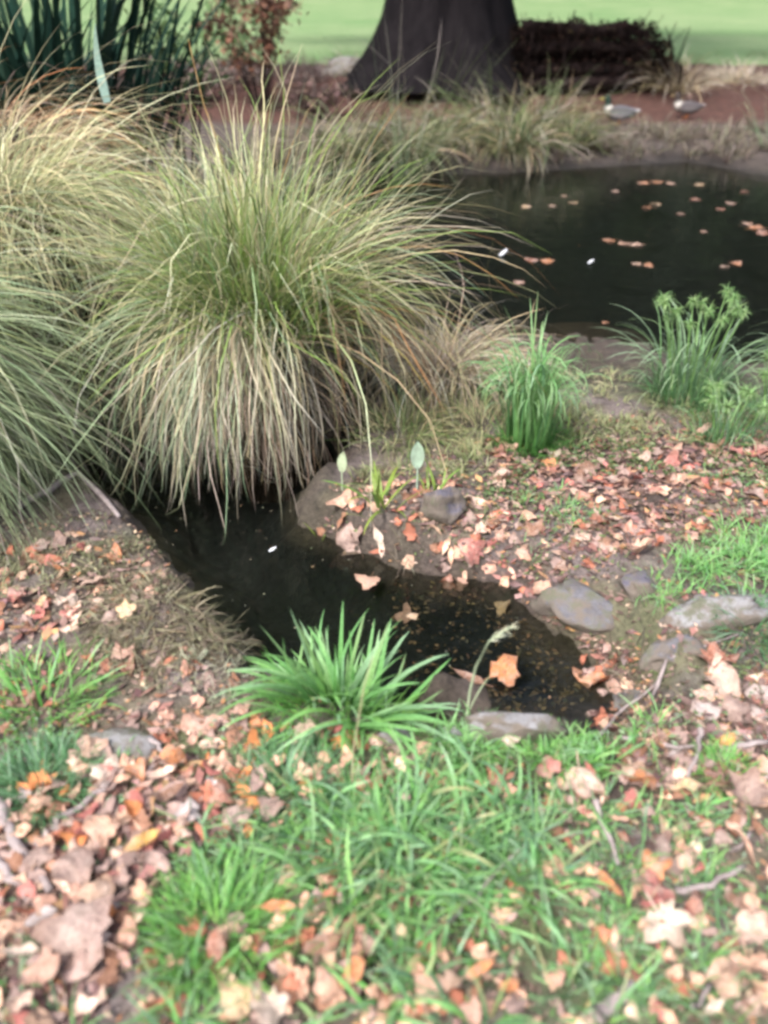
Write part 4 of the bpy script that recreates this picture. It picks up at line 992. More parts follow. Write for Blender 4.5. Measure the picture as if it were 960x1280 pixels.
WORD = dict(orange="orange", cream="cream", tan="tan", pink="pink", mauve="mauve", rust="rust brown", yellow="yellow", dark="dark", red="red", peach="peach", brown="brown", grey="grey", palepink="pale pink", buff="buff")
COLS = {k: tuple(.95 * v + .05 * (sum(c) / 3) * m for v, m in zip(c, (1.0, .97, .98))) for k, c in COLS.items()}
SHAPE = dict(ragged="ragged", maple="lobed", oval="oval", long="narrow")
used_labels = set()
NAMED = [
 # left bank above the water line
 (-0.858, 1.891, 0.105, 'palepink', 'ragged', "pale pink broad leaf on the left bank under the left tussock"),
 (-0.900, 1.813, 0.116, 'cream', 'maple', "cream lobed leaf in the leaf cluster on the left bank"),
 (-0.992, 1.824, 0.089, 'buff', 'long', "narrow buff leaf left of the cream lobed one on the left bank"),
 (-0.803, 1.784, 0.060, 'palepink', 'oval', "small pale leaf directly below the pale pink broad leaf"),
 (-1.079, 1.838, 0.075, 'red', 'ragged', "pinkish red leaf on the left bank near the picture edge"),
 (-0.855, 2.031, 0.095, 'orange', 'ragged', "orange leaf highest on the left bank, close to the stream"),
 (-0.741, 1.910, 0.067, 'pink', 'ragged', "pink leaf at the right end of the left bank cluster"),
 (-0.784, 1.898, 0.067, 'mauve', 'ragged', "mauve leaf between the two pink ones on the left bank"),
 (-0.708, 1.705, 0.076, 'buff', 'maple', "small buff lobed leaf standing alone below the left bank cluster"),
 (-1.106, 1.965, 0.069, 'tan', 'ragged', "tan leaf under the drooping blades at the left edge"),
 (-0.439, 1.356, 0.113, 'pink', 'ragged', "broad reddish pink leaf between the flat stone and lush tuft"),
 (-0.680, 1.261, 0.071, 'tan', 'ragged', "tan leaf just below the flat pale stone"),
 (-0.627, 1.194, 0.105, 'cream', 'maple', "large cream maple leaf lying over the dark twig at left"),
 (-0.479, 1.220, 0.073, 'orange', 'ragged', "bright orange leaf right of the large cream maple leaf"),
 (-0.556, 1.207, 0.058, 'orange', 'ragged', "orange tan leaf touching the cream maple leaf"),
 (-0.745, 1.114, 0.066, 'peach', 'ragged', "round peach leaf below the blue green tuft on the left"),
 (-0.585, 1.043, 0.087, 'peach', 'ragged', "peach coloured broad leaf in the middle of the left litter"),
 (-0.693, 1.017, 0.103, 'peach', 'long', "long peach leaf beside the thick stick"),
 (-0.695, 0.988, 0.075, 'mauve', 'ragged', "mauve crumpled leaf against the thick stick"),
 (-0.487, 1.006, 0.079, 'yellow', 'long', "orange and yellow narrow leaf at the tip of the upright tuft"),
 (-0.609, 0.949, 0.099, 'mauve', 'ragged', "wide mauve brown leaf right of the thick stick's lower end"),
 (-0.561, 0.905, 0.078, 'tan', 'ragged', "tan brown leaf below the wide mauve one at left"),
 (-0.548, 0.824, 0.156, 'mauve', 'ragged', "largest mauve brown leaf lying flat at lower left"),
 (-0.612, 0.763, 0.087, 'pink', 'ragged', "pinkish brown leaf under the largest mauve leaf"),
 (-0.658, 0.783, 0.076, 'cream', 'long', "long whitish leaf at the lower left edge"),
 (-0.622, 0.706, 0.053, 'palepink', 'ragged', "pale pink leaf in the bottom left corner"),
 (-0.473, 1.114, 0.090, 'brown', 'long', "long brown leaf in the left foreground litter"),
 (-0.352, 1.136, 0.074, 'rust', 'ragged', "rust coloured leaf left of the dark blue green tuft"),
 (-0.313, 1.089, 0.076, 'mauve', 'ragged', "mauve grey leaf below the rust one near the centre left"),
 (-0.251, 1.114, 0.066, 'mauve', 'ragged', "greyish mauve leaf leaning by the dark blue green tuft"),
 # foreground grass
 (-0.091, 0.972, 0.075, 'yellow', 'oval', "golden oval leaf caught in the spreading grass tuft"),
 (-0.201, 0.883, 0.068, 'orange', 'long', "vivid orange narrow leaf in the grass right of the upright tuft"),
 (-0.186, 1.021, 0.043, 'dark', 'ragged', "dark brown leaf scrap in the grass above the golden oval leaf"),
 (-0.307, 0.804, 0.056, 'rust', 'oval', "red brown oval leaf standing at the foot of the upright tuft"),
 (-0.111, 0.809, 0.062, 'brown', 'oval', "brown oval leaf standing in the lower centre grass"),
 (-0.065, 0.842, 0.073, 'rust', 'ragged', "crumpled rust brown leaf in the lower centre grass"),
 (-0.024, 0.821, 0.063, 'brown', 'ragged', "dull brown leaf right of the crumpled rust one"),
 (-0.261, 0.727, 0.091, 'buff', 'ragged', "large buff leaf at the bottom edge, left of its pale neighbour"),
 (-0.199, 0.711, 0.084, 'cream', 'ragged', "large pale cream leaf at the bottom edge"),
 (-0.094, 0.739, 0.074, 'peach', 'ragged', "peach orange folded leaf at the bottom, right of the pale cream leaf"),
 (-0.051, 0.766, 0.061, 'orange', 'oval', "orange pointed leaf propped up near the bottom centre"),
 (0.077, 0.741, 0.071, 'peach', 'ragged', "ragged peach leaf at the bottom centre"),
 (0.123, 0.741, 0.060, 'tan', 'ragged', "tan leaf next to the ragged peach leaf at the bottom"),
 (0.118, 0.775, 0.055, 'dark', 'oval', "dark red brown leaf above the ragged peach leaf"),
 (0.169, 0.760, 0.061, 'orange', 'long', "orange upright curled leaf at the bottom centre"),
 (0.220, 0.739, 0.040, 'orange', 'oval', "small bright orange leaf in the grass at the bottom"),
 (0.149, 0.697, 0.050, 'pink', 'ragged', "pinkish leaf cut by the bottom edge near the centre"),
 (0.258, 1.207, 0.080, 'rust', 'ragged', "brown red leaf in the grass left of the large cream leaf"),
 (0.214, 1.165, 0.046, 'orange', 'oval', "orange tipped leaf at the end of the brown red one"),
 (0.377, 1.220, 0.066, 'red', 'ragged', "pinkish red leaf left of the large pale pink leaf"),
 (0.437, 1.183, 0.119, 'palepink', 'maple', "large pale pink lobed leaf at the top of the straight twig"),
 (0.579, 1.176, 0.090, 'orange', 'ragged', "vivid orange leaf on the turf right of the straight twig"),
 (0.546, 1.211, 0.058, 'tan', 'ragged', "tan leaf behind the vivid orange leaf on the turf"),
 (0.672, 1.176, 0.079, 'buff', 'long', "buff narrow leaf below the forked twig"),
 (0.795, 1.144, 0.127, 'mauve', 'maple', "large mauve brown lobed leaf at the right edge"),
 (0.739, 1.032, 0.114, 'peach', 'long', "long curled tan leaf pointing up at the right"),
 (0.564, 1.017, 0.076, 'dark', 'ragged', "dark brown curled leaf on top of the small leaf pile"),
 (0.554, 0.981, 0.075, 'orange', 'ragged', "orange leaf in the middle of the small leaf pile"),
 (0.541, 0.937, 0.086, 'red', 'ragged', "dull red leaf at the bottom of the small leaf pile"),
 (0.442, 0.934, 0.067, 'orange', 'long', "orange narrow leaf left of the small leaf pile"),
 (0.602, 0.888, 0.065, 'rust', 'ragged', "rust pink leaf below the curved grey twig"),
 (0.525, 0.848, 0.124, 'cream', 'maple', "large whitish lobed leaf in the lower right grass"),
 (0.690, 0.842, 0.097, 'palepink', 'maple', "pale pink lobed leaf at the lower right edge"),
 (0.722, 0.883, 0.062, 'peach', 'oval', "peach leaf behind the pale pink lobed leaf at right"),
 (0.715, 0.932, 0.041, 'peach', 'ragged', "small peach leaf near the end of the curved grey twig"),
 (0.658, 0.766, 0.122, 'peach', 'maple', "big orange tan leaf in the bottom right corner"),
 (0.605, 0.754, 0.078, 'tan', 'ragged', "tan leaf overlapping the big orange tan one in the corner"),
 (0.571, 0.706, 0.048, 'cream', 'long', "curled white leaf at the bottom edge on the right"),
 (0.495, 1.089, 0.055, 'peach', 'long', "peach leaf right of the straight twig"),
 (0.595, 1.078, 0.068, 'buff', 'long', "buff leaf between the vivid orange leaf and small leaf pile"),
 # right bank
 (0.783, 2.015, 0.120, 'peach', 'maple', "peach lobed leaf above the grey angular boulder"),
 (0.711, 2.219, 0.085, 'rust', 'ragged', "rust orange leaf alone on the mossy ground above the boulder"),
 (0.914, 2.258, 0.070, 'red', 'ragged', "dark red leaf left of the right turf patch"),
 (1.093, 2.277, 0.076, 'orange', 'ragged', "red orange leaf at the back of the right turf patch"),
 (0.497, 2.002, 0.079, 'peach', 'ragged', "peach cream leaf touching the grey angular boulder's left end"),
 (0.583, 1.641, 0.112, 'orange', 'oval', "orange leaf lying on the wet mud at the stream's right tip"),
 (0.634, 1.601, 0.062, 'pink', 'oval', "pink leaf just right of the orange one at the stream's tip"),
 (0.894, 1.596, 0.116, 'rust', 'ragged', "dark red brown leaf in the hollow under the ledge stones"),
 (0.872, 1.527, 0.138, 'palepink', 'ragged', "wide pale pink leaf right of the muddy slope"),
 (0.867, 1.400, 0.079, 'mauve', 'ragged', "mauve tan leaf standing below the wide pale pink leaf"),
 (0.812, 1.306, 0.049, 'yellow', 'oval', "small yellow leaf beside the yellow green tuft"),
 (0.301, 1.309, 0.057, 'cream', 'ragged', "cream leaf on the grass below the long pale stone"),
 (-0.310, 1.351, 0.054, 'orange', 'oval', "small vivid orange leaf left of the lush streamside tuft"),
 (-0.189, 1.314, 0.072, 'palepink', 'ragged', "pale pink leaf at the front foot of the lush tuft"),
 # inner bank
 (-0.140, 2.390, 0.118, 'peach', 'ragged', "peach leaf on the inner bank beside the strappy plant"),
 (-0.114, 2.287, 0.142, 'mauve', 'ragged', "mauve leaf overhanging the stream on the inner bank"),
 (-0.011, 2.243, 0.107, 'cream', 'long', "whitish flat leaf at the water line below the strappy plant"),
 (0.287, 2.154, 0.115, 'red', 'ragged', "crimson leaf below and right of the dark boulder"),
 (0.213, 2.100, 0.062, 'rust', 'ragged', "rust red leaf left of the crimson one"),
 (0.071, 2.044, 0.081, 'pink', 'ragged', "pink tan leaf at the edge of the stream, inner bank"),
 (0.380, 1.986, 0.074, 'buff', 'ragged', "buff leaf near the stream's edge left of the grey boulder"),
 (0.639, 2.727, 0.099, 'cream', 'ragged', "pale folded leaf just right of the tall clump's foot"),
 (0.442, 2.859, 0.090, 'rust', 'ragged', "rust red leaf at the left foot of the tall clump"),
 (0.412, 2.499, 0.081, 'palepink', 'oval', "pale pink leaf below the tall green clump"),
 (1.317, 2.979, 0.099, 'pink', 'long', "pink leaf propped upright before the lower umbrella sedge"),
]
UPRIGHT = {"propped", "standing", "upright"}
for (x, y, d, c, kind, lab) in [(*t[:3], *t[3:]) for t in NAMED]:
    up = R(50) if any(w in lab for w in UPRIGHT) else None
    in_grass = y < 1.35
    leaf(x, y, d, c, kind, lab, None, .03 if in_grass else .008, .22, up=up)

# leaves lying on the stream and on the pond
FLOAT = [(-0.052, 2.092, 0.100, 'peach', 'ragged', "peach leaf afloat alone in the middle of the stream"),
         (0.237, 1.616, 0.102, 'brown', 'long', "brown narrow leaf on the mud bar in the stream"),
         (0.541, 1.896, 0.069, 'orange', 'ragged', "orange leaf in the brown shallow below the grey boulder"),
         (0.579, 1.841, 0.053, 'yellow', 'ragged', "yellowish leaf in the brown shallow below the grey boulder"),
         (0.087, 1.911, 0.044, 'buff', 'ragged', "small buff leaf in the dark stream behind the lush tuft")]
for (x, y, d, c, kind, lab) in FLOAT:
    leaf(x, y, d, c, kind, lab, None, .004, .06, z=max(WATER, h1(x, y)))
x, y, d = 0.332, 1.647, 0.103
leaf(x, y, d, 'orange', 'ragged', "large orange leaf rising from the mud bar in the stream", None, .0, .2, z=max(WATER, h1(x, y)), up=R(55))
for (x, y, d, c) in sorted([(1.767, 6.421, 0.162, 'orange'), (1.849, 6.325, 0.136, 'peach'), (1.941, 6.279, 0.147, 'peach'), (1.063, 5.862, 0.150, 'rust'), (1.171, 5.821, 0.138, 'orange'), (1.804, 5.760, 0.102, 'tan'), (1.867, 5.720, 0.113, 'orange'), (2.506, 5.780, 0.137, 'orange'),
    (2.397, 5.700, 0.090, 'tan'), (2.485, 7.695, 0.146, 'buff'), (2.362, 7.564, 0.130, 'orange'), (1.746, 7.762, 0.133, 'buff'), (1.279, 7.597, 0.130, 'buff'), (1.523, 7.629, 0.102, 'tan'), (2.646, 8.692, 0.163, 'orange'), (2.797, 8.733, 0.180, 'orange'), (2.919, 8.651, 0.146, 'peach'), (3.176, 8.570, 0.145, 'buff'),
    (3.058, 6.802, 0.197, 'orange'), (3.061, 6.645, 0.180, 'rust'), (3.028, 6.966, 0.147, 'peach'), (1.292, 4.553, 0.056, 'orange'), (0.895, 5.327, 0.117, 'pink'), (1.709, 8.039, 0.091, 'tan'), (3.002, 7.501, 0.114, 'rust'), (2.587, 7.315, 0.112, 'brown'), (3.502, 8.260, 0.140, 'rust'), (2.590, 6.697, 0.091, 'brown'), (2.917, 7.898, 0.150, 'rust'), (3.192, 7.728, 0.147, 'brown'), (2.241, 8.260, 0.125, 'brown')]):
    side = "farther left" if x < 1.9 else "at right" if x > 3.2 else "below the ducks"
    band = "near the far bank" if y > 7.6 else "in the middle" if y > 5.6 else "near the closer edge"
    lab = WORD[c] + f" leaf afloat on the pond {band}, {side}"; k = 1
    while lab in used_labels: k += 1; lab = WORD[c] + f" leaf afloat on the pond {band}, {side}, {['', 'second', 'third', 'fourth', 'fifth'][k - 1]} from left"
    used_labels.add(lab)
    o = leaf(x, y, d * .85, c, 'ragged', lab, "leaves floating on the pond", .004, .05, z=WATER); o.color = tuple(v * .55 for v in o.color[:3]) + (1,)
def feather(x, y, s, label, up):
    V = []; Qs = []
    for k in range(7):
        t = k / 6; w = s * .28 * math.sin(math.pi * (.1 + .85 * t)); z = .004 + up * s * t + .15 * s * t * t
        V += [(s * (t - .5), -w, z + .1 * w), (s * (t - .5), 0, z - .02 * s), (s * (t - .5), w, z + .2 * w)]
        if k < 6: Qs += [(3 * k, 3 * k + 1, 3 * k + 4, 3 * k + 3), (3 * k + 1, 3 * k + 2, 3 * k + 5, 3 * k + 4)]
    o = link("feather", mesh_np("feather", V, Qs, None, M_WHITE)); o.location = (x, y, WATER + .002); o.rotation_euler = (0, 0, random.uniform(-.6, .9)); tag(o, label, "feather")
feather(-0.384, 2.259, 0.028, "white feather floating on the stream before the large tussock", .3)
feather(0.876, 5.988, 0.065, "white feather on the pond left of the floating leaves", .5)
feather(1.473, 5.780, 0.046, "tiny white feather in the middle of the dark pond", .4)

# litter scattered by the dozen: alike within a place, told apart only by where they lie
def in_poly(poly, n, dens=None):
    p = np.asarray(poly); lo = p.min(0); hi = p.max(0); out = []
    while len(out) < n:
        q = rng.uniform(lo, hi, (n * 3, 2)); k = poly_sd(q[:, 0], q[:, 1], poly) < 0
        out += list(q[k])
    return np.array(out[:n])
Z_MID = [(0.217, 2.277), (0.395, 2.406), (1.462, 2.460), (1.363, 2.229), (0.895, 2.091), (0.701, 2.027), (0.390, 1.945), (0.153, 2.091)]
Z_LEFT = [(-1.261, 2.048), (-0.955, 2.205), (-0.706, 2.048), (-0.570, 1.813), (-0.729, 1.675), (-1.085, 1.627)]
Z_LEFT2 = [(-1.072, 1.596), (-0.542, 1.627), (-0.325, 1.464), (-0.343, 1.309), (-0.533, 1.309), (-0.758, 1.358), (-0.962, 1.333)]
Z_FRONTL = [(-0.756, 1.238), (-0.298, 1.261), (-0.255, 1.070), (-0.459, 0.995), (-0.458, 0.800), (-0.536, 0.677), (-0.688, 0.677), (-0.860, 1.089)]
Z_RIGHT = [(0.704, 1.437), (1.065, 1.580), (0.894, 1.130), (0.708, 1.151), (0.516, 1.238)]
Z_FRONTR = [(0.406, 1.238), (0.903, 1.151), (0.715, 0.677), (0.220, 0.677), (0.376, 0.909), (0.290, 1.070)]
SCATTER = [(Z_BACK, 60, (.055, .11), ['pink', 'red', 'rust', 'mauve', 'mauve', 'orange', 'peach', 'brown', 'brown', 'palepink'], "wet leaves in the strip below the pond"),
           (Z_MID, 22, (.05, .09), ['rust', 'mauve', 'pink', 'red', 'peach', 'brown', 'palepink'], "leaves on the mossy ground above the boulders"),
           (Z_LEFT, 12, (.045, .08), ['pink', 'orange', 'tan', 'mauve', 'red'], "small leaves on the left bank"),
           (Z_LEFT2, 18, (.035, .075), ['rust', 'mauve', 'orange', 'pink', 'brown'], "small leaves on the left mud"),
           (Z_FRONTL, 30, (.04, .085), ['mauve', 'tan', 'pink', 'brown', 'palepink', 'peach', 'grey', 'rust'], "small leaves in the left foreground"),
           (Z_RIGHT, 14, (.04, .085), ['mauve', 'palepink', 'brown', 'tan', 'grey'], "small leaves on the right soil"),
           (Z_FRONTR, 20, (.03, .07), ['tan', 'peach', 'brown', 'rust', 'palepink', 'mauve'], "small leaves in the right grass")]
MARKS = [((0.573, 2.839), "tall green clump"), ((1.403, 3.355), "tall umbrella sedge"), ((1.385, 2.929), "lower umbrella sedge"), ((0.205, 2.302), "dark purplish boulder"),
         ((0.587, 1.842), "grey angular boulder"), ((0.923, 1.759), "pale ledge stone"), ((0.287, 2.154), "crimson leaf"), ((0.711, 2.219), "rust orange leaf on the moss"), ((0.639, 2.727), "pale folded leaf"),
         ((0.783, 2.015), "peach lobed leaf"), ((0.914, 2.258), "dark red leaf"), ((-0.628, 1.297), "flat pale stone"), ((-0.612, 1.725), "root mat"), ((-0.900, 1.813), "cream lobed leaf"), ((-0.439, 1.356), "broad reddish pink leaf"),
         ((-0.627, 1.194), "large cream maple leaf"), ((-0.585, 1.043), "peach broad leaf"), ((-0.765, 1.032), "thick stick"), ((-0.548, 0.824), "largest mauve brown leaf"), ((-0.112, 1.459), "lush streamside tuft"),
         ((-0.868, 1.437), "bright left grass tuft"), ((-0.769, 1.183), "blue green left tuft"), ((0.554, 0.981), "small leaf pile"), ((0.437, 1.183), "large pale pink lobed leaf"), ((0.795, 1.144), "large mauve lobed leaf"),
         ((0.525, 0.848), "large whitish lobed leaf"), ((0.658, 0.766), "big orange tan corner leaf"), ((0.872, 1.527), "wide pale pink leaf"), ((0.742, 1.285), "pale forked twig"), ((1.018, 1.708), "dark arching tuft"), ((1.093, 2.277), "red orange leaf"), ((0.412, 2.499), "pale pink leaf below the clump")]
def place_label(x, y, d, c, kind):
    near = sorted(MARKS, key=lambda m: (m[0][0] - x) ** 2 + (m[0][1] - y) ** 2)
    size = "small" if d < .06 else "fair sized"
    lab = None
    for (mx0, my0), ph in near[:4]:
        ddx, ddy = x - mx0, y - my0
        rel = ("right of" if ddx > 0 else "left of") if abs(ddx) > abs(ddy) else ("behind" if ddy > 0 else "in front of")
        for lab in (f"{WORD[c]} {SHAPE[kind]} leaf {rel} the {ph}", f"{size} {WORD[c]} {SHAPE[kind]} leaf {rel} the {ph}"):
            if lab not in used_labels: used_labels.add(lab); return lab
    return lab
for poly, n, (s0, s1), cs, grp in SCATTER:
    for (x, y) in in_poly(poly, n):
        x = float(x); y = float(y); d = random.uniform(s0, s1); c = random.choice(cs); kd = random.choice(['ragged', 'ragged', 'ragged', 'maple', 'oval'])
        leaf(x, y, d, c, kd, place_label(x, y, d, c, kd), grp, .02 if poly is Z_FRONTR else .006, .3)

# the rest of the leaf fall, beyond the ones placed singly
def leaf_field(name, zones, label):
    Vs, Fs, Cs = [], [], []; base = 0
    arrs = []
    for k in ('ragged', 'ragged', 'ragged', 'oval', 'long'):
        for me in LM[k]:
            v = np.array([tuple(q.co) for q in me.vertices]); f = []
            for p in me.polygons:
                q = list(p.vertices); f += [(q[0], q[i], q[i + 1]) for i in range(1, len(q) - 1)]
            arrs.append((v, np.array(f)))
    for poly, n, (s0, s1), cs in zones:
        P_ = in_poly(poly, n); Z_ = hgt(P_[:, 0], P_[:, 1]); e = .03
        NX = -(hgt(P_[:, 0] + e, P_[:, 1]) - Z_) / e; NY = -(hgt(P_[:, 0], P_[:, 1] + e) - Z_) / e
        for (x, y), z, a, b in zip(P_, Z_, NX, NY):
            if z < WATER - .01: continue
            v, f = random.choice(arrs); d = random.uniform(s0, s1)
            nn = (Vector((a, b, 1)).normalized() + Vector((random.gauss(0, .35), random.gauss(0, .35), 0))).normalized()
            m = np.array((nn.to_track_quat('Z', 'Y').to_matrix() @ Matrix.Rotation(random.uniform(0, TAU), 3, 'Z')))
            Vs.append((v * d * .54) @ m.T + np.array([x, y, z + (.018 if y < 1.25 else .004)])); Fs.append(f + base); base += len(v)
            c = np.array(COLS[random.choice(cs)]) * random.uniform(.75, 1.1)
            r = np.linalg.norm(v[:, :2], axis=1)[:, None]
            Cs.append(np.clip(c * (1.05 - .35 * np.clip(r - .3, 0, 1)) * rng.normal(1, .10, (len(v), 1)), 0, .85))
    o = link(name, mesh_np(name, np.concatenate(Vs), np.concatenate(Fs), np.concatenate(Cs), M_LITTER)); tag(o, label, "leaf litter", None, "stuff")
Z_EDGE = [(0.382, 1.887), (0.511, 1.813), (0.694, 1.708), (0.707, 1.521), (0.573, 1.397), (0.513, 1.437), (0.511, 1.580), (0.405, 1.725)]
Z_INNER = [(-0.291, 2.253), (-0.172, 2.460), (0.235, 2.544), (0.441, 2.328), (0.384, 1.906), (0.148, 1.986), (-0.102, 2.091)]
Z_FRONTC = [(-0.439, 0.845), (-0.231, 0.876), (0.240, 0.830), (0.246, 0.665), (-0.423, 0.665)]
Z_GRASS = [(-0.263, 1.130), (0.148, 1.238), (0.394, 1.172), (0.419, 0.960), (0.119, 0.815), (-0.229, 0.861)]
Z_NEARC = [(-0.417, 1.410), (-0.295, 1.384), (0.151, 1.297), (0.145, 1.205), (-0.313, 1.109), (-0.424, 1.238)]
WARM = ['pink', 'palepink', 'mauve', 'tan', 'peach', 'rust', 'brown', 'red']
leaf_field("fallen_leaves", [(Z_BACK, 110, (.03, .08), ['mauve', 'brown', 'mauve', 'dark', 'rust', 'pink', 'red']), (Z_MID, 80, (.035, .075), ['mauve', 'brown', 'mauve', 'rust', 'pink', 'tan']), (Z_EDGE, 46, (.03, .06), ['brown', 'mauve', 'rust', 'tan', 'dark']), (Z_INNER, 120, (.035, .075), WARM), (Z_LEFT, 55, (.03, .07), WARM), (Z_LEFT2, 55, (.03, .06), ['mauve', 'rust', 'brown', 'pink']),
    (Z_FRONTL, 170, (.03, .07), WARM + ['mauve', 'grey', 'orange']), (Z_RIGHT, 70, (.03, .07), ['mauve', 'palepink', 'brown', 'grey', 'tan']), (Z_FRONTR, 120, (.025, .06), WARM), (Z_FRONTC, 115, (.025, .055), ['brown', 'rust', 'tan', 'mauve', 'peach']), (Z_NEARC, 80, (.025, .065), WARM + ['orange']), (Z_GRASS, 140, (.025, .06), ['brown', 'rust', 'mauve', 'tan', 'peach', 'dark'])], "the matted mass of smaller brown and pink fallen leaves")

# crumbs of leaf, bark and soil too small to count
def crumbs(name, polys, n, size, pal, label):
    P_ = np.concatenate([in_poly(p, int(n * k)) for p, k in polys]); x, y = P_[:, 0], P_[:, 1]
    z = hgt(x, y); keep = z > WATER + .002; x, y, z = x[keep], y[keep], z[keep]
    pts = np.stack([x, y, z + U(.002, .014, len(x))], 1)
    V, Q, C = leaf_cloud(pts, size, pal, flat=.65)
    o = link(name, mesh_np(name, V, Q, C, M_LITTER, False)); return tag(o, label, "leaf litter", None, "stuff")
NEAR = [(-0.710, 0.665), (-1.045, 1.437), (-0.354, 1.384), (0.152, 1.309), (0.550, 1.384), (1.149, 1.675), (0.710, 0.665)]
BANK = [(-1.022, 1.384), (-1.390, 2.229), (-0.827, 2.328), (-0.492, 1.708), (-0.121, 1.437), (-0.156, 1.371)]
OVER = [(-0.263, 2.182), (-0.176, 2.544), (0.391, 2.929), (1.903, 3.408), (1.108, 1.580), (0.596, 1.410), (0.406, 1.887), (0.000, 2.048)]
MUD = [(0.379, 1.868), (0.532, 1.926), (0.716, 1.708), (0.728, 1.521), (0.576, 1.410), (0.520, 1.521), (0.414, 1.708)]
CR = [(.22, .15, .13, 3), (.34, .24, .2, 2), (.12, .08, .07, 3), (.42, .22, .12, 1), (.5, .38, .3, 1)]
crumbs("leaf_litter", [(NEAR, .5), (BANK, .16), (OVER, .45), (MUD, .10)], 9500, .011, CR, "fine crumbled leaf litter over the damp soil")
crumbs("leaf_scraps", [(Z_BACK, .28), (Z_MID, .2), (OVER, .3), (Z_FRONTL, .3), (Z_RIGHT, .15), (Z_LEFT2, .03), (Z_LEFT, .04)], 3300, .026, [(.30, .15, .13, 2), (.36, .25, .22, 2), (.22, .15, .14, 3), (.42, .25, .14, .6), (.12, .08, .075, 3)], "torn reddish leaf scraps matted on the ground")
n = 260; P_ = in_poly(POND[2:], n)
P_ = P_[poly_sd(P_[:, 0], P_[:, 1], POND) < -.1]
V, Q, C = leaf_cloud(np.concatenate([np.column_stack([P_, np.full(len(P_), WATER + .003)]), np.column_stack([in_poly(STREAM[:20], 90), np.full(90, WATER + .003)])]), .006, [(.2, .2, .15, 2), (.3, .2, .12, 1), (.14, .15, .1, 1)], flat=.98)
tag(link("floating_debris", mesh_np("floating_debris", V, Q, C, M_LITTER, False)), "tiny specks of debris floating on the water", "debris", None, "stuff")

P_ = in_poly([(0.000, 2.145), (0.314, 2.080), (0.483, 1.845), (0.578, 1.612), (0.470, 1.509), (0.127, 1.481), (0.093, 1.740)], 900)
V, Q, C = leaf_cloud(np.column_stack([P_, np.minimum(hgt(P_[:, 0], P_[:, 1]) + .006, WATER - .004)]), .012, [(.16, .12, .07, 2), (.24, .17, .1, 1), (.08, .07, .05, 2)], flat=.7)
tag(link("sunken_litter", mesh_np("sunken_litter", V, Q, C, M_LITTER, False)), "brown leaf bits lying on the bed of the shallow stream", "leaf litter", None, "stuff")

# ------------------------------------------------------------------ turf
def turf(name, poly, n, hl, w, pal, palt, label, clump=1.0, el=(.5, 1.45), bend=(.3, 1.7), tufted=.75):
    q = in_poly(poly, int(n * 2.2)); x, y = q[:, 0], q[:, 1]
    f = fbm(x * 5 + 70, y * 5, 3); edge = np.clip(-poly_sd(x, y, poly) / .10, 0, 1)
    keep = (rng.random(len(x)) < np.clip(.45 + clump * f * 1.6, .02, 1) * (.25 + .75 * edge)) & (hgt(x, y) > WATER + .015)
    for (ax, ay, ad) in LEAFPOS:
        keep &= (x - ax) ** 2 + (y + .01 - ay) ** 2 > (ad * .46) ** 2
    x, y = x[keep][:n], y[keep][:n]; m = len(x)
    az = U(0, TAU, m)
    if tufted:                      # gather the blades into small tufts that splay outwards
        k = max(1, m // 16); cxy = np.stack([x[:k], y[:k]], 1); w_ = rng.integers(0, k, m); off = rng.normal(0, .016, (m, 2))
        sel = rng.random(m) < tufted
        x = np.where(sel, cxy[w_, 0] + off[:, 0], x); y = np.where(sel, cxy[w_, 1] + off[:, 1], y)
        az = np.where(sel, np.arctan2(off[:, 1], off[:, 0]) + rng.normal(0, .4, m) + .5 * fbm(x * 3, y * 3, 2), az)
    b = np.stack([x, y, hgt(x, y) - .003], 1)
    V, Q, C = blades(b, az, U(*el, m), U(*bend, m), U(*hl, m) * (1 + .5 * fbm(x * 4, y * 4 + 9, 2)), U(*w, m), pick(pal, m), pick(palt, m), 5, rng.normal(0, .4, m), 1.4, True, .5)
    o = link(name, mesh_np(name, V, Q, C, M_BLADE)); return tag(o, label, "grass", None, "stuff")
TB = GR + [(.10, .22, .11, 3), (.07, .17, .06, 2), (.3, .34, .16, .5)]; TT = GT + [(.42, .42, .24, .7), (.2, .36, .22, 3)]
turf("grass", [(-0.172, 1.089), (-0.090, 1.183), (0.145, 1.205), (0.283, 1.151), (0.397, 1.013), (0.329, 0.909), (0.121, 0.845), (-0.078, 0.892), (-0.180, 0.995)], 1000, (.06, .19), (.005, .014), TB, TT, "lush green grass filling the middle of the foreground", 1.6, (.15, 1.4), (.2, 1.9))
turf("grass", [(-0.421, 0.830), (-0.220, 0.909), (0.000, 0.861), (0.345, 0.909), (0.409, 0.665), (-0.355, 0.665)], 650, (.05, .16), (.005, .013), TB, TT, "broken grass tufts between leaves along the bottom edge", 2.6, (.15, 1.4), (.2, 1.9))
turf("grass", [(-0.451, 0.960), (-0.324, 1.183), (-0.148, 1.238), (-0.144, 0.942), (-0.351, 0.861)], 380, (.03, .10), (.004, .009), TB, TT, "scattered grass between the dark tuft and the upright tuft", 2.6, (.15, 1.4))
turf("grass", [(0.096, 1.321), (0.425, 1.346), (0.700, 1.423), (0.656, 1.273), (0.404, 1.227), (0.148, 1.238)], 800, (.03, .085), (.003, .007), GR, GT, "strip of bright grass along the stream's near edge")
turf("grass", [(0.718, 1.759), (0.883, 2.048), (1.109, 2.191), (1.438, 2.277), (1.208, 1.759), (0.983, 1.831)], 2600, (.03, .08), (.003, .006), GR, GT, "thick turf patch above the ledge stones at right")
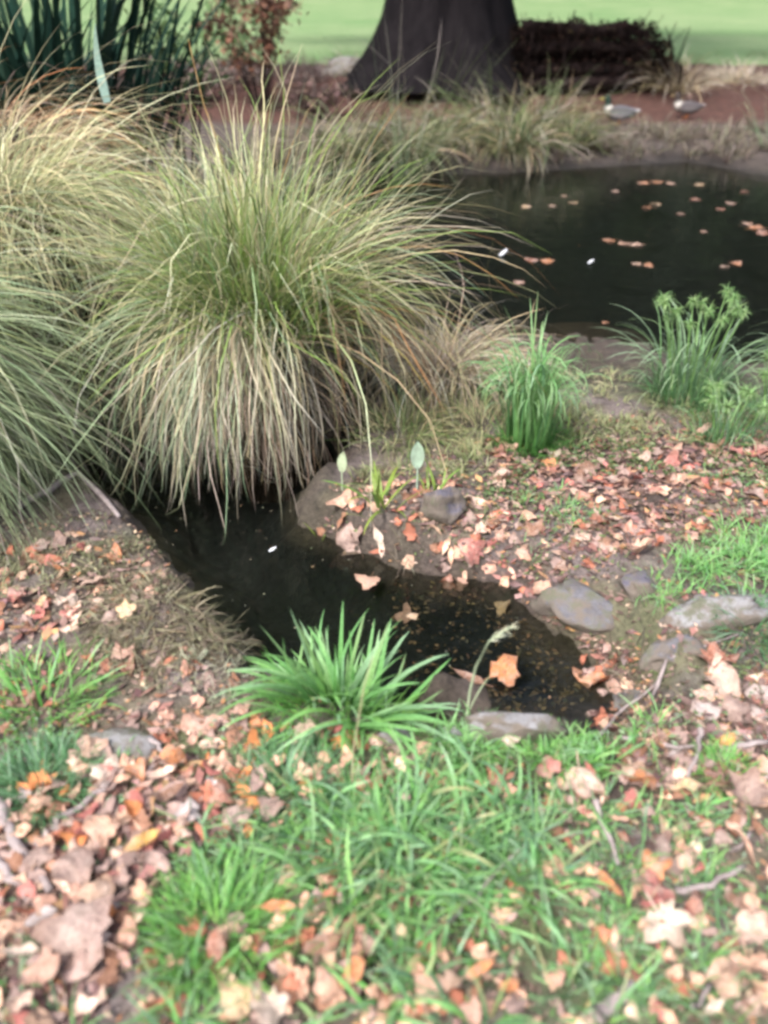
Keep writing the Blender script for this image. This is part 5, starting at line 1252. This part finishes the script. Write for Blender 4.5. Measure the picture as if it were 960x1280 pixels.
turf("grass", [(0.332, 1.238), (0.652, 1.261), (0.948, 1.172), (0.723, 0.665), (0.300, 0.665), (0.376, 0.909)], 2100, (.03, .10), (.003, .0065), TB, TT, "thin grass between the fallen leaves at lower right", 1.9, (.2, 1.4))
turf("grass", [(-0.492, 0.815), (-0.345, 0.909), (-0.205, 0.665), (-0.696, 0.665), (-0.729, 0.743)], 1000, (.03, .10), (.003, .0065), TB, TT, "thin grass between the fallen leaves at lower left", 1.9, (.2, 1.4))
turf("grass", [(-0.697, 1.227), (-0.527, 1.285), (-0.443, 1.238), (-0.519, 1.172)], 260, (.02, .05), (.003, .005), GR, GT, "small bright grass patch below the flat stone")
turf("grass", [(0.285, 2.136), (0.376, 2.488), (0.646, 2.544), (0.882, 2.328), (0.614, 2.091)], 900, (.02, .06), (.0025, .005), TB, TT, "dull mossy grass among the leaves above the grey boulder", 1.4)
turf("grass", [(-0.144, 2.488), (0.000, 2.929), (0.541, 3.077), (1.046, 3.500), (1.793, 3.320), (1.572, 2.792), (0.692, 2.792), (0.235, 2.544)], 2600, (.03, .09), (.003, .006), [(.2, .26, .11, 2), (.32, .33, .18, 1), (.14, .22, .08, 1)], [(.34, .38, .2, 2), (.42, .4, .26, 1)], "pale rough grass on the hummocks below the pond", 1.2)
turf("grass", [(0.575, 3.077), (0.837, 3.799), (1.196, 3.799), (1.244, 3.408), (0.996, 3.001)], 1100, (.03, .075), (.003, .006), [(.30, .34, .16, 2), (.36, .35, .2, 1)], [(.42, .46, .26, 2), (.46, .43, .3, 1)], "pale moss-like grass hummock right of the tall clump")
turf("grass", [(-1.286, 2.048), (-0.950, 2.277), (-0.742, 2.091), (-0.811, 1.887), (-1.186, 1.813)], 700, (.02, .06), (.0025, .005), [(.2, .22, .12, 1)], [(.32, .32, .2, 1)], "thin olive grass under the left tussock")
turf("grass", [(-0.533, 1.580), (-0.323, 1.611), (-0.261, 1.437), (-0.477, 1.410)], 420, (.02, .05), (.0025, .004), [(.3, .33, .24, 1)], [(.42, .44, .34, 1)], "pale grey green moss grass left of the lush tuft")
turf("grass", [(0.955, 2.603), (1.545, 2.727), (1.378, 2.328), (0.964, 2.328)], 420, (.02, .05), (.0025, .005), TB, TT, "thin green grass sprouting in the litter strip at right", 1.4)
# rough grass on the far bank
turf("grass", [(-1.5, 8.6), (1, 9.2), (5.5, 9.7), (7.5, 9.2), (8.5, 11.6), (-1.5, 11.4)], 11000, (.08, .3), (.009, .018), [(.13, .10, .085, 2), (.11, .12, .06, 1), (.08, .06, .055, 1)], [(.24, .2, .17, 2), (.18, .19, .12, 1), (.34, .3, .25, .5)], "dull greyish brown rough grass on the pond's far bank", .6)
turf("grass", [(-14, 15.8), (14, 15.8), (16, 17.6), (-16, 17.6)], 7000, (.07, .2), (.008, .014), [(.11, .2, .06, 2), (.18, .22, .1, 1)], [(.2, .28, .13, 2), (.32, .32, .22, 1)], "longer grass along the lawn's shaded edge", .4)
turf("grass", [(-10, 13.6), (-1.0, 13.8), (-0.5, 15.8), (-12, 15.8)], 6000, (.12, .45), (.010, .020), [(.07, .055, .05, 2), (.12, .09, .08, 1)], [(.2, .17, .17, 2), (.12, .08, .07, 2), (.32, .29, .29, 1)], "grey dry grass on the far bank left of the trunk", .5)

# clover and other tiny ground leaves
def groundcover(name, poly, n, size, pal, label):
    q = in_poly(poly, n * 2); x, y = q[:, 0], q[:, 1]; f = fbm(x * 6 + 11, y * 6, 3)
    k = (f > -.05) & (hgt(x, y) > WATER + .015); x, y = x[k][:n], y[k][:n]
    V, Q, C = leaf_cloud(np.stack([x, y, hgt(x, y) + U(.004, .022, len(x))], 1), size, pal, flat=.5)
    tag(link(name, mesh_np(name, V, Q, C, M_BLADE, False)), label, "ground cover", None, "stuff")
groundcover("clover", NEAR, 2600, .010, [(.16, .30, .13, 2), (.22, .36, .2, 1), (.3, .42, .3, .6)], "tiny clover leaves spread through the foreground turf")
groundcover("moss", OVER, 3200, .009, [(.16, .22, .09, 2), (.22, .26, .13, 1), (.12, .17, .07, 1)], "dull green moss and tiny weeds on the ground below the pond")
groundcover("moss", Z_BACK, 1500, .014, [(.12, .20, .08, 2), (.2, .27, .13, 1), (.1, .14, .07, 1)], "small weeds growing between the leaves below the pond")
groundcover("moss", BANK, 1300, .009, [(.2, .22, .13, 2), (.26, .26, .17, 1)], "olive moss and tiny weeds on the left bank")

# dead strands and roots trailing over the banks of the stream
DEAD = [(.12, .095, .075, 3), (.2, .165, .13, 2), (.07, .055, .045, 2), (.17, .18, .10, 1)]
for poly, n, lab in [([(-0.298, 2.219), (-0.226, 2.406), (0.000, 2.253), (0.205, 2.091), (0.438, 1.945), (0.398, 1.831), (0.146, 1.945), (-0.102, 2.083)], 750, "dark dead strands trailing over the stream's inner bank"),
                     ([(0.403, 1.868), (0.562, 1.831), (0.729, 1.675), (0.720, 1.492), (0.570, 1.384), (0.513, 1.437), (0.504, 1.596)], 800, "brown dead strands and roots on the muddy slope at the stream's tip"),
                     ([(-1.075, 2.328), (-0.854, 2.328), (-0.643, 2.048), (-0.470, 1.708), (-0.295, 1.550), (-0.362, 1.437), (-0.596, 1.580), (-0.883, 1.965)], 1000, "brown dead strands along the stream's left bank"),
                     ([(0.699, 1.492), (1.023, 1.580), (0.903, 1.151), (0.705, 1.194), (0.596, 1.333)], 500, "dark dead strands on the soil at the right")]:
    turf("dead_grass", poly, n, (.025, .09), (.0025, .005), DEAD, DEAD + [(.3, .26, .21, 1)], lab, 1.2, (-.1, .9), (.4, 2.0), .5)
